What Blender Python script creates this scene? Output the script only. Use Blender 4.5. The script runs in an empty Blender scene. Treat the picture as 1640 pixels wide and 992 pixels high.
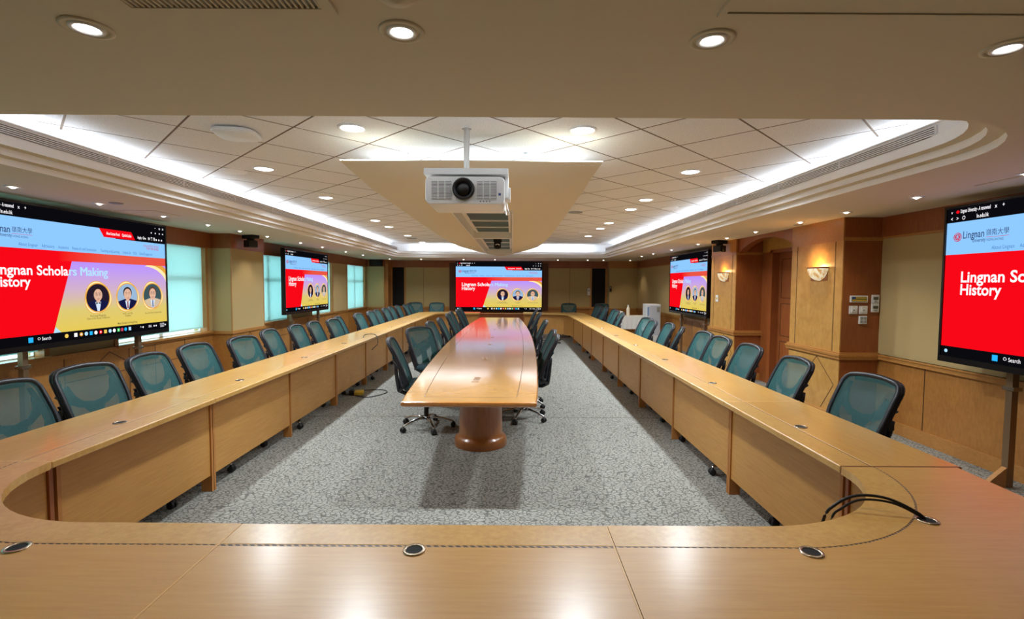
import bpy, math, random
from mathutils import Vector, Matrix
from mathutils.geometry import tessellate_polygon
random.seed(7)
PI = math.pi
S = bpy.context.scene
C = S.collection

# ---------------------------------------------------------------- camera
cam_d = bpy.data.cameras.new('camera'); cam = bpy.data.objects.new('camera', cam_d); C.objects.link(cam)
cam_d.sensor_fit = 'HORIZONTAL'; cam_d.sensor_width = 36.0; cam_d.lens = 36.0*790/1640
cam_d.clip_start = 0.02; cam_d.clip_end = 200
PITCH = math.atan(41/790.0); ROLL = 0.006
cam.matrix_world = (Matrix.Translation((0, 0, 1.6)) @ Matrix.Rotation(PI/2-PITCH, 4, 'X') @ Matrix.Rotation(ROLL, 4, 'Z'))
S.camera = cam
# ---------------------------------------------------------------- world and exposure
W = bpy.data.worlds.new('world'); S.world = W; W.use_nodes = True
bg = W.node_tree.nodes['Background']; bg.inputs[0].default_value = (0.74, 0.94, 1.0, 1); bg.inputs[1].default_value = 4.0
S.view_settings.view_transform = 'Standard'
try: S.view_settings.look = 'None'
except Exception: pass
S.view_settings.gamma = 1.0; S.view_settings.use_curve_mapping = False
S.view_settings.exposure = 0.12
P_DOWN, P_COVE, P_SPOT, P_NEAR = 33.0, 3.2, 15.0, 8.5     # lamp powers: tile downlights, cove per metre, wall spots, near spots
COOL = (0.81, 0.92, 1.0); COVE = (0.80, 0.90, 1.0); WARM = (1.0, 0.86, 0.66)

# ---------------------------------------------------------------- materials
def lin(c): return tuple(((v/255)/12.92 if v/255 <= .04045 else ((v/255+.055)/1.055)**2.4) for v in c)
def newmat(name):
    m = bpy.data.materials.new(name); m.use_nodes = True
    return m, m.node_tree, m.node_tree.nodes['Principled BSDF']
def plain(name, rgb, rough=.5, metal=0., coat=0., spec=.5, bump=0, bscale=300):
    m, t, b = newmat(name)
    b.inputs['Base Color'].default_value = (*lin(rgb), 1); b.inputs['Roughness'].default_value = rough
    b.inputs['Metallic'].default_value = metal; b.inputs['Coat Weight'].default_value = coat
    b.inputs['Specular IOR Level'].default_value = spec
    n = t.nodes.new('ShaderNodeTexNoise'); n.inputs['Scale'].default_value = bscale
    tc = t.nodes.new('ShaderNodeTexCoord'); t.links.new(tc.outputs['Object'], n.inputs['Vector'])
    if bump:
        bp = t.nodes.new('ShaderNodeBump'); bp.inputs['Strength'].default_value = bump; bp.inputs['Distance'].default_value = .002
        t.links.new(n.outputs['Fac'], bp.inputs['Height']); t.links.new(bp.outputs['Normal'], b.inputs['Normal'])
    return m
def emit(name, rgb, s=1.0, raw=False):
    m = bpy.data.materials.new(name); m.use_nodes = True; t = m.node_tree
    t.nodes.remove(t.nodes['Principled BSDF'])
    e = t.nodes.new('ShaderNodeEmission'); e.inputs[0].default_value = (*(rgb if raw else lin(rgb)), 1); e.inputs[1].default_value = s
    t.links.new(e.outputs[0], t.nodes['Material Output'].inputs[0]); return m
def wood(name, c1, c2, sc=(1, 12, 12), rough=.35, coat=0., coat_r=.1, fig=.35, blotch=2.0):
    m, t, b = newmat(name); N = t.nodes; L = t.links
    tc = N.new('ShaderNodeTexCoord'); mp = N.new('ShaderNodeMapping'); mp.inputs['Scale'].default_value = sc
    L.new(tc.outputs['Object'], mp.inputs['Vector'])
    n1 = N.new('ShaderNodeTexNoise'); n1.inputs['Scale'].default_value = 5; n1.inputs['Detail'].default_value = 8; n1.inputs['Roughness'].default_value = .65
    L.new(mp.outputs[0], n1.inputs['Vector'])
    n2 = N.new('ShaderNodeTexNoise'); n2.inputs['Scale'].default_value = blotch; n2.inputs['Detail'].default_value = 3
    L.new(tc.outputs['Object'], n2.inputs['Vector'])
    mx = N.new('ShaderNodeMix'); mx.data_type = 'FLOAT'; mx.inputs[0].default_value = fig
    L.new(n1.outputs['Fac'], mx.inputs[2]); L.new(n2.outputs['Fac'], mx.inputs[3])
    r = N.new('ShaderNodeValToRGB'); r.color_ramp.elements[0].position = .36; r.color_ramp.elements[1].position = .64
    r.color_ramp.elements[0].color = (*lin(c1), 1); r.color_ramp.elements[1].color = (*lin(c2), 1)
    L.new(mx.outputs[0], r.inputs[0]); L.new(r.outputs[0], b.inputs['Base Color'])
    b.inputs['Roughness'].default_value = rough; b.inputs['Coat Weight'].default_value = coat; b.inputs['Coat Roughness'].default_value = coat_r
    if coat:
        bp = N.new('ShaderNodeBump'); bp.inputs['Strength'].default_value = .03; bp.inputs['Distance'].default_value = .002
        L.new(n1.outputs['Fac'], bp.inputs['Height']); L.new(bp.outputs['Normal'], b.inputs['Coat Normal'])
    return m
M = {}
M['top_x'] = wood('maple_top_along_x', (202, 147, 72), (213, 162, 86), (1, 14, 14), .38, .6, .25)
M['top_y'] = wood('maple_top_along_y', (202, 147, 70), (216, 164, 86), (14, 1, 14), .38, .6, .16)
M['strip'] = wood('burl_strip', (200, 148, 72), (216, 169, 92), (9, 9, 9), .38, .6, .25, .3, 9)
M['edge'] = wood('maple_edge', (186, 132, 66), (200, 149, 84), (3, 3, 14), .3, .5, .15)
M['joint'] = plain('joint_filler', (96, 54, 24), .6)  # dark reddish joint filler
M['jlight'] = plain('edging_light', (226, 180, 116), .4)
M['jred'] = plain('edging_red', (122, 66, 28), .5)
M['inlay'] = plain('inlay_line', (92, 72, 56), .4)
def dashed():
    m, t, b = newmat('dashed_inlay'); N = t.nodes; L = t.links
    tc = N.new('ShaderNodeTexCoord'); sp = N.new('ShaderNodeSeparateXYZ'); L.new(tc.outputs['Object'], sp.inputs[0])
    a = N.new('ShaderNodeMath'); a.operation = 'ADD'; L.new(sp.outputs[0], a.inputs[0]); L.new(sp.outputs[1], a.inputs[1])
    c = N.new('ShaderNodeMath'); c.operation = 'MULTIPLY'; c.inputs[1].default_value = 42; L.new(a.outputs[0], c.inputs[0])
    f = N.new('ShaderNodeMath'); f.operation = 'FRACT'; L.new(c.outputs[0], f.inputs[0])
    g = N.new('ShaderNodeMath'); g.operation = 'GREATER_THAN'; g.inputs[1].default_value = .62; L.new(f.outputs[0], g.inputs[0])
    mx = N.new('ShaderNodeMix'); mx.data_type = 'RGBA'; L.new(g.outputs[0], mx.inputs[0]); mx.inputs[6].default_value = (*lin((62, 48, 44)), 1); mx.inputs[7].default_value = (*lin((190, 150, 104)), 1)
    L.new(mx.outputs[2], b.inputs['Base Color']); b.inputs['Roughness'].default_value = .4; return m
M['inlayd'] = dashed()
M['panel'] = wood('desk_panel', (186, 131, 62), (203, 149, 78), (10, 1, 16), .45, .1, .3, .3, 1.4)
M['legw'] = wood('desk_leg', (176, 112, 52), (190, 128, 64), (10, 10, 2), .45)
M['ctop'] = wood('central_table_top', (196, 140, 72), (212, 160, 92), (1, 16, 12), .25, 1.0, .09, .35)
M['cedge'] = wood('central_table_edge', (186, 116, 48), (204, 136, 62), (6, 6, 6), .2, .9, .08)
M['ped'] = wood('pedestal_wood', (146, 86, 38), (166, 104, 50), (8, 8, 1), .28, .5, .15)
M['wain'] = wood('wainscot_maple', (160, 104, 46), (184, 127, 62), (8, 8, 3), .42, .1, .3, .4, 3)
M['column'] = wood('column_birdseye', (182, 130, 60), (204, 154, 82), (8, 8, 3), .38, .15, .25, .5, 8)
M['cherry'] = wood('cherry_wood', (136, 72, 32), (158, 90, 44), (9, 9, 1), .4, .1, .3)
M['rail'] = wood('rail_wood', (172, 114, 54), (192, 136, 72), (6, 6, 10), .35, .2, .2)
M['fabric'] = plain('beige_wall_fabric', (186, 162, 112), .9, bump=.3, bscale=260)
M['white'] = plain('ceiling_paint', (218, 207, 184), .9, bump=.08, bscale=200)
M['trimw'] = plain('white_trim', (250, 250, 252), .7)
M['groove'] = plain('groove_dark', (84, 48, 22), .7)
M['ply'] = plain('white_plastic', (232, 232, 230), .4)
M['grey'] = plain('grey_plastic', (150, 152, 154), .5)
M['louv'] = plain('louvre_grey', (96, 94, 98), .6)
M['skyp'] = plain('pale_blue_print', (130, 160, 196), .5)
M['palegrey'] = plain('pale_grey', (196, 200, 206), .4)
M['tapgrey'] = plain('window_taupe', (150, 148, 134), .4)
M['louv2'] = plain('louvre_blade', (128, 146, 148), .4, .3)
M['black'] = plain('black_plastic', (20, 20, 22), .35)
M['matte'] = plain('matte_black', (8, 8, 9), .8)
M['rub'] = plain('caster_black', (16, 16, 17), .5)
M['frame'] = plain('chair_frame', (30, 31, 38), .42)
M['chrome'] = plain('chrome', (205, 205, 208), .14, 1.0)
M['alu'] = plain('aluminium', (150, 122, 92), .4, .7)
M['brass'] = plain('grommet_metal', (196, 178, 156), .25, .9)
M['dark'] = plain('dark_bezel', (14, 13, 16), .3)
M['seat'] = plain('seat_fabric', (22, 52, 58), .9, bump=.4, bscale=400)
M['gloss'] = plain('polished_plate', (205, 190, 184), .06, .95)
M['diff'] = emit('louvre_diffuser', (190, 225, 225), .16)
M['rubber'] = plain('cable_rubber', (16, 16, 18), .45)
M['cloth'] = plain('white_cloth', (228, 222, 212), .9, bump=.3, bscale=80)
M['cream'] = plain('cream_ceramic', (236, 222, 196), .3)
M['lcd'] = plain('lcd_glass', (88, 92, 80), .2)
M['yellow'] = plain('yellow_strip', (214, 178, 46), .5)
M['blue'] = plain('blue_strip', (40, 70, 140), .5)
M['lamp'] = emit('lamp_lens', (255, 255, 255), 9.0)
M['lamp_spot'] = emit('spot_lens', (255, 246, 228), 7.0)
M['strip_l'] = emit('cove_tube', (215, 235, 255), 6.0)
M['glow'] = emit('sconce_bulb', (255, 170, 70), 14.0)
# chair mesh: teal net, partly see-through
def mesh_fabric():
    m, t, b = newmat('teal_mesh'); N = t.nodes; L = t.links
    b.inputs['Base Color'].default_value = (*lin((36, 90, 90)), 1); b.inputs['Roughness'].default_value = .65
    tr = N.new('ShaderNodeBsdfTransparent'); mx = N.new('ShaderNodeMixShader'); mx.inputs[0].default_value = .74
    L.new(tr.outputs[0], mx.inputs[1]); L.new(b.outputs[0], mx.inputs[2]); L.new(mx.outputs[0], N['Material Output'].inputs[0])
    return m
M['net'] = mesh_fabric()
M['lumbar'] = plain('lumbar_plastic', (18, 68, 72), .5)
# sconce bowl: veined alabaster, glow of the lamp put in as emission
def alabaster():
    m, t, b = newmat('alabaster'); N = t.nodes; L = t.links
    w = N.new('ShaderNodeTexNoise'); w.inputs['Scale'].default_value = 9; w.inputs['Detail'].default_value = 6; w.inputs['Distortion'].default_value = 1.6
    tc = N.new('ShaderNodeTexCoord'); L.new(tc.outputs['Object'], w.inputs['Vector'])
    r = N.new('ShaderNodeValToRGB'); r.color_ramp.elements[0].position = .38; r.color_ramp.elements[1].position = .48
    r.color_ramp.elements[0].color = (*lin((206, 160, 90)), 1); r.color_ramp.elements[1].color = (*lin((255, 240, 205)), 1)
    L.new(w.outputs['Fac'], r.inputs[0]); L.new(r.outputs[0], b.inputs['Base Color']); b.inputs['Roughness'].default_value = .3
    e = b.inputs['Emission Color']; L.new(r.outputs[0], e); b.inputs['Emission Strength'].default_value = .42
    return m
M['alab'] = alabaster()
# roller blind: translucent cloth
def blind():
    m = bpy.data.materials.new('roller_blind'); m.use_nodes = True; t = m.node_tree; N = t.nodes; L = t.links
    N.remove(N['Principled BSDF'])
    d = N.new('ShaderNodeBsdfDiffuse'); d.inputs[0].default_value = (*lin((225, 235, 225)), 1)
    tl = N.new('ShaderNodeBsdfTranslucent'); tl.inputs[0].default_value = (*lin((196, 226, 226)), 1)
    mx = N.new('ShaderNodeMixShader'); mx.inputs[0].default_value = .55
    L.new(d.outputs[0], mx.inputs[1]); L.new(tl.outputs[0], mx.inputs[2]); 
    tp = N.new('ShaderNodeBsdfTransparent'); m2 = N.new('ShaderNodeMixShader'); m2.inputs[0].default_value = .10
    L.new(mx.outputs[0], m2.inputs[1]); L.new(tp.outputs[0], m2.inputs[2]); L.new(m2.outputs[0], N['Material Output'].inputs[0]); return m
M['blind'] = blind()
def glass():
    m = bpy.data.materials.new('window_glass'); m.use_nodes = True; t = m.node_tree; N = t.nodes; L = t.links
    N.remove(N['Principled BSDF'])
    tp = N.new('ShaderNodeBsdfTransparent'); tp.inputs[0].default_value = (.85, .95, .95, 1); g = N.new('ShaderNodeBsdfGlossy'); g.inputs['Roughness'].default_value = .02
    mx = N.new('ShaderNodeMixShader'); mx.inputs[0].default_value = .06
    L.new(tp.outputs[0], mx.inputs[1]); L.new(g.outputs[0], mx.inputs[2]); L.new(mx.outputs[0], N['Material Output'].inputs[0]); return m
M['glass'] = glass()
# carpet: grey loop with dark squiggles
def carpet():
    m, t, b = newmat('carpet_squiggle'); N = t.nodes; L = t.links
    tc = N.new('ShaderNodeTexCoord')
    n0 = N.new('ShaderNodeTexNoise'); n0.inputs['Scale'].default_value = 6; n0.inputs['Detail'].default_value = 2
    L.new(tc.outputs['Object'], n0.inputs['Vector'])
    mm = N.new('ShaderNodeVectorMath'); mm.operation = 'SCALE'; mm.inputs[3].default_value = .10
    L.new(n0.outputs['Color'], mm.inputs[0])
    ad = N.new('ShaderNodeVectorMath'); ad.operation = 'ADD'; L.new(tc.outputs['Object'], ad.inputs[0]); L.new(mm.outputs[0], ad.inputs[1])
    mp = N.new('ShaderNodeMapping'); mp.inputs['Scale'].default_value = (1.0, 1.5, 1); L.new(ad.outputs[0], mp.inputs['Vector'])
    v = N.new('ShaderNodeTexVoronoi'); v.feature = 'DISTANCE_TO_EDGE'; v.inputs['Scale'].default_value = 27
    L.new(mp.outputs[0], v.inputs['Vector'])
    r = N.new('ShaderNodeValToRGB'); r.color_ramp.elements[0].position = .03; r.color_ramp.elements[1].position = .14
    r.color_ramp.elements[0].color = (*lin((98, 95, 90)), 1); r.color_ramp.elements[1].color = (*lin((156, 153, 144)), 1)
    L.new(v.outputs['Distance'], r.inputs[0])
    n3 = N.new('ShaderNodeTexNoise'); n3.inputs['Scale'].default_value = 400; L.new(tc.outputs['Object'], n3.inputs['Vector'])
    mx = N.new('ShaderNodeMix'); mx.data_type = 'RGBA'; mx.blend_type = 'OVERLAY'; mx.inputs[0].default_value = .25
    L.new(r.outputs[0], mx.inputs[6]); L.new(n3.outputs['Fac'], mx.inputs[7])
    L.new(mx.outputs[2], b.inputs['Base Color']); b.inputs['Roughness'].default_value = .95; b.inputs['Specular IOR Level'].default_value = .1
    return m
M['carpet'] = carpet()
# lay-in ceiling: 600 mm tiles on the diagonal, brown T-bars
TX, TY, TD = -0.337, 4.125, 0.6035
def tiles():
    m, t, b = newmat('ceiling_tiles'); N = t.nodes; L = t.links
    tc = N.new('ShaderNodeTexCoord'); sp = N.new('ShaderNodeSeparateXYZ'); L.new(tc.outputs['Object'], sp.inputs[0])
    def ma(op, a, bb=None, c=None):
        n = N.new('ShaderNodeMath'); n.operation = op
        for i, q in enumerate((a, bb, c)):
            if q is None: continue
            if isinstance(q, (int, float)): n.inputs[i].default_value = q
            else: L.new(q, n.inputs[i])
        return n.outputs[0]
    x = ma('SUBTRACT', sp.outputs[0], TX); y = ma('SUBTRACT', sp.outputs[1], TY)
    k = 1/(math.sqrt(2)*TD)
    lines = []
    for q in (ma('ADD', x, y), ma('SUBTRACT', x, y)):
        f = ma('FRACT', ma('ADD', ma('MULTIPLY', q, k), .5)); lines.append(ma('ABSOLUTE', ma('SUBTRACT', f, .5)))
    d = ma('MINIMUM', lines[0], lines[1])
    bar = ma('LESS_THAN', d, .0125)
    nz = N.new('ShaderNodeTexNoise'); nz.inputs['Scale'].default_value = 160; nz.inputs['Detail'].default_value = 4; L.new(tc.outputs['Object'], nz.inputs['Vector'])
    r = N.new('ShaderNodeValToRGB'); r.color_ramp.elements[0].color = (*lin((214, 212, 210)), 1); r.color_ramp.elements[1].color = (*lin((236, 234, 232)), 1)
    r.color_ramp.elements[0].position = .35; r.color_ramp.elements[1].position = .55
    L.new(nz.outputs['Fac'], r.inputs[0])
    mx = N.new('ShaderNodeMix'); mx.data_type = 'RGBA'; L.new(bar, mx.inputs[0]); L.new(r.outputs[0], mx.inputs[6]); mx.inputs[7].default_value = (*lin((112, 92, 74)), 1)
    L.new(mx.outputs[2], b.inputs['Base Color']); b.inputs['Roughness'].default_value = .9
    h = N.new('ShaderNodeMapRange'); h.inputs[1].default_value = .0; h.inputs[2].default_value = .03; L.new(d, h.inputs[0])
    bp = N.new('ShaderNodeBump'); bp.inputs['Strength'].default_value = .6; bp.inputs['Distance'].default_value = .006; bp.invert = True
    L.new(h.outputs[0], bp.inputs['Height']); L.new(bp.outputs['Normal'], b.inputs['Normal'])
    return m
M['tiles'] = tiles()

# ---------------------------------------------------------------- mesh builder
class MB:
    def __init__(s): s.v = []; s.f = []; s.m = []; s.sm = []
    def add(s, vs, fs, m=0, sm=False):
        o = len(s.v); s.v += [tuple(q) for q in vs]
        for f in fs: s.f.append(tuple(i+o for i in f)); s.m.append(m); s.sm.append(sm)
        return s
    def box(s, x0, x1, y0, y1, z0, z1, m=0):
        vs = [(x, y, z) for x in (x0, x1) for y in (y0, y1) for z in (z0, z1)]
        return s.add(vs, [(0, 1, 3, 2), (4, 6, 7, 5), (0, 4, 5, 1), (2, 3, 7, 6), (0, 2, 6, 4), (1, 5, 7, 3)], m)
    def obox(s, c, ax, ay, az, m=0):        # oriented box: centre and three half-axes
        c = Vector(c); ax = Vector(ax); ay = Vector(ay); az = Vector(az)
        vs = [c+i*ax+j*ay+k*az for i in (-1, 1) for j in (-1, 1) for k in (-1, 1)]
        return s.add(vs, [(0, 1, 3, 2), (4, 6, 7, 5), (0, 4, 5, 1), (2, 3, 7, 6), (0, 2, 6, 4), (1, 5, 7, 3)], m)
    def prism(s, poly, z0, z1, m=0, mside=None, sm=False):
        n = len(poly); a = sum(poly[i][0]*poly[(i+1) % n][1]-poly[(i+1) % n][0]*poly[i][1] for i in range(n))
        if a < 0: poly = poly[::-1]
        tri = tessellate_polygon([[Vector((p[0], p[1], 0)) for p in poly]])
        for z, up in ((z1, True), (z0, False)):
            fs = []
            for t in tri:
                A, B, D = (Vector(poly[i]) for i in t)
                cr = (B-A).cross(D-A) if hasattr(Vector((0, 0)), 'cross') else 0
                fs.append(t if (cr > 0) == up else t[::-1])
            s.add([(p[0], p[1], z) for p in poly], fs, m)
        vs = [(p[0], p[1], z0) for p in poly]+[(p[0], p[1], z1) for p in poly]
        return s.add(vs, [(i, (i+1) % n, n+(i+1) % n, n+i) for i in range(n)], m if mside is None else mside, sm)
    def lathe(s, prof, n=24, c=(0, 0, 0), m=0, axis='Z', sm=True, arc=2*PI, a0=0, sx=1, sy=1):
        vs = []; full = abs(arc-2*PI) < 1e-6; k = n if full else n+1
        for (r, h) in prof:
            for i in range(k):
                a = a0+arc*i/n; x, y = r*math.cos(a)*sx, r*math.sin(a)*sy
                if axis == 'Z': q = (x, y, h)
                elif axis == 'Y': q = (x, h, -y)
                else: q = (h, x, y)
                vs.append((q[0]+c[0], q[1]+c[1], q[2]+c[2]))
        fs = []
        for j in range(len(prof)-1):
            for i in range(n if full else n):
                a, b = j*k+i, j*k+(i+1) % k
                fs.append((a, b, b+k, a+k))
        return s.add(vs, fs, m, sm)
    def tube(s, path, r, n=8, m=0, closed=False, sm=True, flat=1.0, up=(0, 0, 1), caps=True):
        P = [Vector(p) for p in path]; N = len(P); vs = []
        rr = r if isinstance(r, (list, tuple)) else [r]*N
        for i, p in enumerate(P):
            a = P[(i-1) % N] if (closed or i > 0) else p; b = P[(i+1) % N] if (closed or i < N-1) else p
            t = (b-a).normalized(); u = Vector(up)
            if abs(t.dot(u)) > .96: u = Vector((1, 0, 0)) if abs(t.x) < .9 else Vector((0, 1, 0))
            x = t.cross(u).normalized(); y = x.cross(t).normalized()
            for k in range(n):
                q = 2*PI*k/n; vs.append(p+x*math.cos(q)*rr[i]+y*math.sin(q)*rr[i]*flat)
        fs = []
        for i in range(N if closed else N-1):
            for k in range(n):
                a = i*n+k; b = i*n+(k+1) % n; c = ((i+1) % N)*n+(k+1) % n; d = ((i+1) % N)*n+k
                fs.append((a, b, c, d))
        if not closed and caps: fs.append(tuple(range(n))[::-1]); fs.append(tuple((N-1)*n+k for k in range(n)))
        return s.add(vs, fs, m, sm)
    def grid(s, fn, nu, nv, m=0, sm=True, skip=None):
        vs = [fn(i/nu, j/nv) for j in range(nv+1) for i in range(nu+1)]
        fs = [(j*(nu+1)+i, j*(nu+1)+i+1, (j+1)*(nu+1)+i+1, (j+1)*(nu+1)+i) for j in range(nv) for i in range(nu) if not (skip and skip(i, j))]
        return s.add(vs, fs, m, sm)
    def mesh(s, name, mats):
        me = bpy.data.meshes.new(name); me.from_pydata(s.v, [], s.f)
        for q in (mats if isinstance(mats, (list, tuple)) else [mats]): me.materials.append(M[q] if isinstance(q, str) else q)
        me.polygons.foreach_set('material_index', s.m); me.polygons.foreach_set('use_smooth', s.sm); me.update()
        return me
    def build(s, name, mats, parent=None, bevel=0, loc=None, label=None):
        o = bpy.data.objects.new(name, s.mesh(name, mats)); C.objects.link(o)
        if parent: o.parent = parent
        if loc: o.location = loc
        if bevel:
            b = o.modifiers.new('bevel', 'BEVEL'); b.width = bevel; b.segments = 2; b.limit_method = 'ANGLE'; b.angle_limit = math.radians(40)
        if label: o['label'] = label
        return o
def struct(o): o['kind'] = 'structure'; return o
def tag(o, label, cat, group=None):
    o['label'] = label; o['category'] = cat
    if group: o['group'] = group
    return o
def thing(name, loc, label, cat, group=None, rz=0):
    o = bpy.data.objects.new(name, None); C.objects.link(o); o.empty_display_size = .1
    o.location = loc; o.rotation_euler = (0, 0, rz); return tag(o, label, cat, group)
def kids(o): return [c for c in list(bpy.data.objects) if c.parent == o]
def copy_tree(o, parent=None, tree=None):
    c = o.copy(); C.objects.link(c)
    if parent: c.parent = parent
    for ch in tree[o.name] if tree else kids(o): copy_tree(ch, c, tree)
    return c
def tree_of(o):
    t = {}
    def rec(q):
        t[q.name] = kids(q)
        for k in t[q.name]: rec(k)
    rec(o); return t
ORD = ['first', 'second', 'third', 'fourth', 'fifth', 'sixth', 'seventh', 'eighth', 'ninth', 'tenth', 'eleventh', 'twelfth', 'thirteenth', 'fourteenth', 'fifteenth', 'sixteenth', 'seventeenth', 'eighteenth', 'nineteenth', 'twentieth']
_n = [0]
def nxt(): _n[0] += 1; return _n[0]

# ================================================================ SETTING
WL, WR, YB, YF = -4.80, 4.18, -1.7, 16.75      # side walls, back wall, far wall
SOF, TILE = 2.373, 2.745
RAIL, HEAD = .80, 2.14
struct(MB().box(WL-.4, WR+.5, YB-.2, YF+.9, -.05, 0).build('floor', 'carpet'))
struct(MB().box(-2.72, 2.1, 5.846, 5.852, 0, .0012).build('trim_1', 'groove'))       # seam across the carpet
# --- coffer outline
CX0, CX1, CY0, CY1 = -3.385, 2.765, 2.333, 14.6
def ring(o, n=10):
    x0, x1, y0, y1 = CX0+o, CX1-o, CY0+o, CY1-o; out = []
    for (cx, cy, r, a) in ((x1-max(.8-o, .05), y0+max(.8-o, .05), max(.8-o, .05), -90), (x1-max(.45-o, .05), y1-max(.45-o, .05), max(.45-o, .05), 0),
                           (x0+max(.45-o, .05), y1-max(.45-o, .05), max(.45-o, .05), 90), (x0+max(.8-o, .05), y0+max(.8-o, .05), max(.8-o, .05), 180)):
        for i in range(n+1):
            t = math.radians(a+90*i/n); out.append((cx+r*math.cos(t), cy+r*math.sin(t)))
    return out
r0 = ring(0); outer = [(WL-.2, YB-.1), (WR+.4, YB-.1), (WR+.4, YF+.1), (WL-.2, YF+.1)]
tri = tessellate_polygon([[Vector((*p, 0)) for p in outer], [Vector((*p, 0)) for p in r0]])
sof = MB(); allp = outer+r0; sof.add([(*p, SOF) for p in allp], [tuple(t) for t in tri])
struct(sof.build('ceiling', 'white'))
# stepped cornice: each step stands further in and higher
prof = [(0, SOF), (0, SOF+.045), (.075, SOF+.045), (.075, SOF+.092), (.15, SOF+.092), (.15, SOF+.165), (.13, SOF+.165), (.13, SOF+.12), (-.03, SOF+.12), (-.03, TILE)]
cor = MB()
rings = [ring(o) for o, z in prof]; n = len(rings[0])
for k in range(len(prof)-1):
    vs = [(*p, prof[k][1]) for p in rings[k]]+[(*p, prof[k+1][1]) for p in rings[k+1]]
    cor.add(vs, [(i, (i+1) % n, n+(i+1) % n, n+i) for i in range(n)], 1 if k in (1, 3) else 0, False)  # step undersides take beige, shade painted into their colour; faces stay white
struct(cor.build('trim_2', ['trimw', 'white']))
rt = ring(-.03)
tc = MB(); tt = tessellate_polygon([[Vector((*p, 0)) for p in rt]]); tc.add([(*p, TILE) for p in rt], [tuple(t) for t in tt])
o = struct(tc.build('ceiling', 'tiles')); o.name = 'ceiling.001'
# raised duct lips along both sides
for sx, x in ((1, CX1-.15), (-1, CX0+.15)):
    d = MB(); a, b = sorted((x, x+sx*.03)); d.box(a, b, 2.8, 13.95, SOF+.16, 2.606)
    a, b = sorted((x-sx*.012, x+sx*.05)); d.box(a, b, 2.8, 13.95, 2.606, 2.616)
    struct(d.build('trim_%d' % (3 if sx > 0 else 4), 'trimw'))
    t = thing('air_grille', (x, 8.5, 2.567), 'long white slotted air grille in the cornice over the '+('wood-column side' if sx > 0 else 'window side'), 'air vent', 'air grilles in the cornice')
    a, b = sorted((0, -sx*.003)); MB().box(a, b, -5.4, 5.4, -.026, .026).build('backing', 'matte', t)
    fr = MB(); a, b = sorted((-sx*.003, -sx*.010))
    for q in range(5): z = -.026+q*.013; fr.box(a, b, -5.4, 5.4, z-.0033, z+.0033)
    for q in range(13): y = -5.4+q*.9; fr.box(a, b, y-.006, y+.006, -.028, .028)
    fr.build('slats', 'trimw', t)
# cove tubes: the light of the coffer
def area(name, loc, rot, sx, sy, w, col, parent=None, spread=PI, shape='RECTANGLE'):
    l = bpy.data.lights.new(name, 'AREA'); l.shape = shape; l.size = sx; l.size_y = sy; l.energy = w; l.color = col; l.spread = spread
    o = bpy.data.objects.new(name, l); C.objects.link(o); o.location = loc; o.rotation_euler = rot
    if parent: o.parent = parent
    return o
for x, s_ in ((CX1-.012, 1), (CX0+.012, -1)):
    area('cove_light', (x, 8.45, 2.600), (PI, math.radians(93)*s_, 0), .03, 10.9, P_COVE*10.9, COVE)
area('cove_light', (-.31, CY1-.05, SOF+.135), (PI+math.radians(25), 0, 0), 5.2, .03, P_COVE*7.0, COVE)
area('cove_light', (-.31, CY0+.05, SOF+.135), (PI-math.radians(25), 0, 0), 4.6, .03, P_COVE*4.6, COVE)

# --- walls
def wallbox(name, mat, *b): return struct(MB().box(*b).build(name, mat))
# right wall: wainscot, fabric, header
wallbox('wall_back', 'fabric', WL-.2, WR+.3, YB-.1, YB, 0, SOF+.4)
wr = MB()
def rwall(y0, y1, x=WR, mats=(0, 1, 2)):
    wr.box(x, x+.12, y0, y1, 0, RAIL, mats[0]); wr.box(x, x+.12, y0, y1, RAIL, HEAD, mats[1]); wr.box(x-.012, x+.12, y0, y1, HEAD, SOF, mats[2])
rwall(YB, 5.62); rwall(9.28, YF)
struct(wr.build('wall_right', ['wain', 'fabric', 'cherry']))
# recess with the door between the two columns
dr = MB(); dr.box(WR, WR+.12, 6.62, 6.90, 0, 2.14, 1); dr.box(WR, WR+.12, 7.97, 8.27, 0, 2.14, 0); dr.box(WR, WR+.12, 6.62, 8.27, 2.14, SOF, 1)
dr.box(WR-.015, WR+.13, 7.93, 8.0, 0, 2.17, 0); dr.box(WR-.015, WR+.13, 6.86, 6.93, 0, 2.17, 0); dr.box(WR-.015, WR+.13, 6.86, 8.0, 2.12, 2.17, 0)
struct(dr.build('trim_5', ['cherry', 'column']))
door = struct(MB().box(WR+.10, WR+.15, 6.9, 7.97, 0, 2.14).build('door_1', 'cherry'))
dp = MB()
for z0, z1 in ((.12, .72), (.80, 1.32), (1.40, 2.02)):
    for (a, b, c, d) in ((7.03, 7.04, z0, z1), (7.84, 7.85, z0, z1), (7.03, 7.85, z0, z0+.01), (7.03, 7.85, z1-.01, z1)): dp.box(WR+.096, WR+.1, a, b, c, d)
dp.build('panel_moulding', 'groove', door)
hd = MB().tube([(WR+.1, 7.0, 1.0), (WR+.05, 7.0, 1.0), (WR+.05, 7.12, 1.0)], .011, 8).lathe([(.03, 0), (.03, .01), (0, .01)], 16, (WR+.09, 7.0, 1.0), axis='X'); hd.build('door_handle', 'brass', door)
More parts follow.
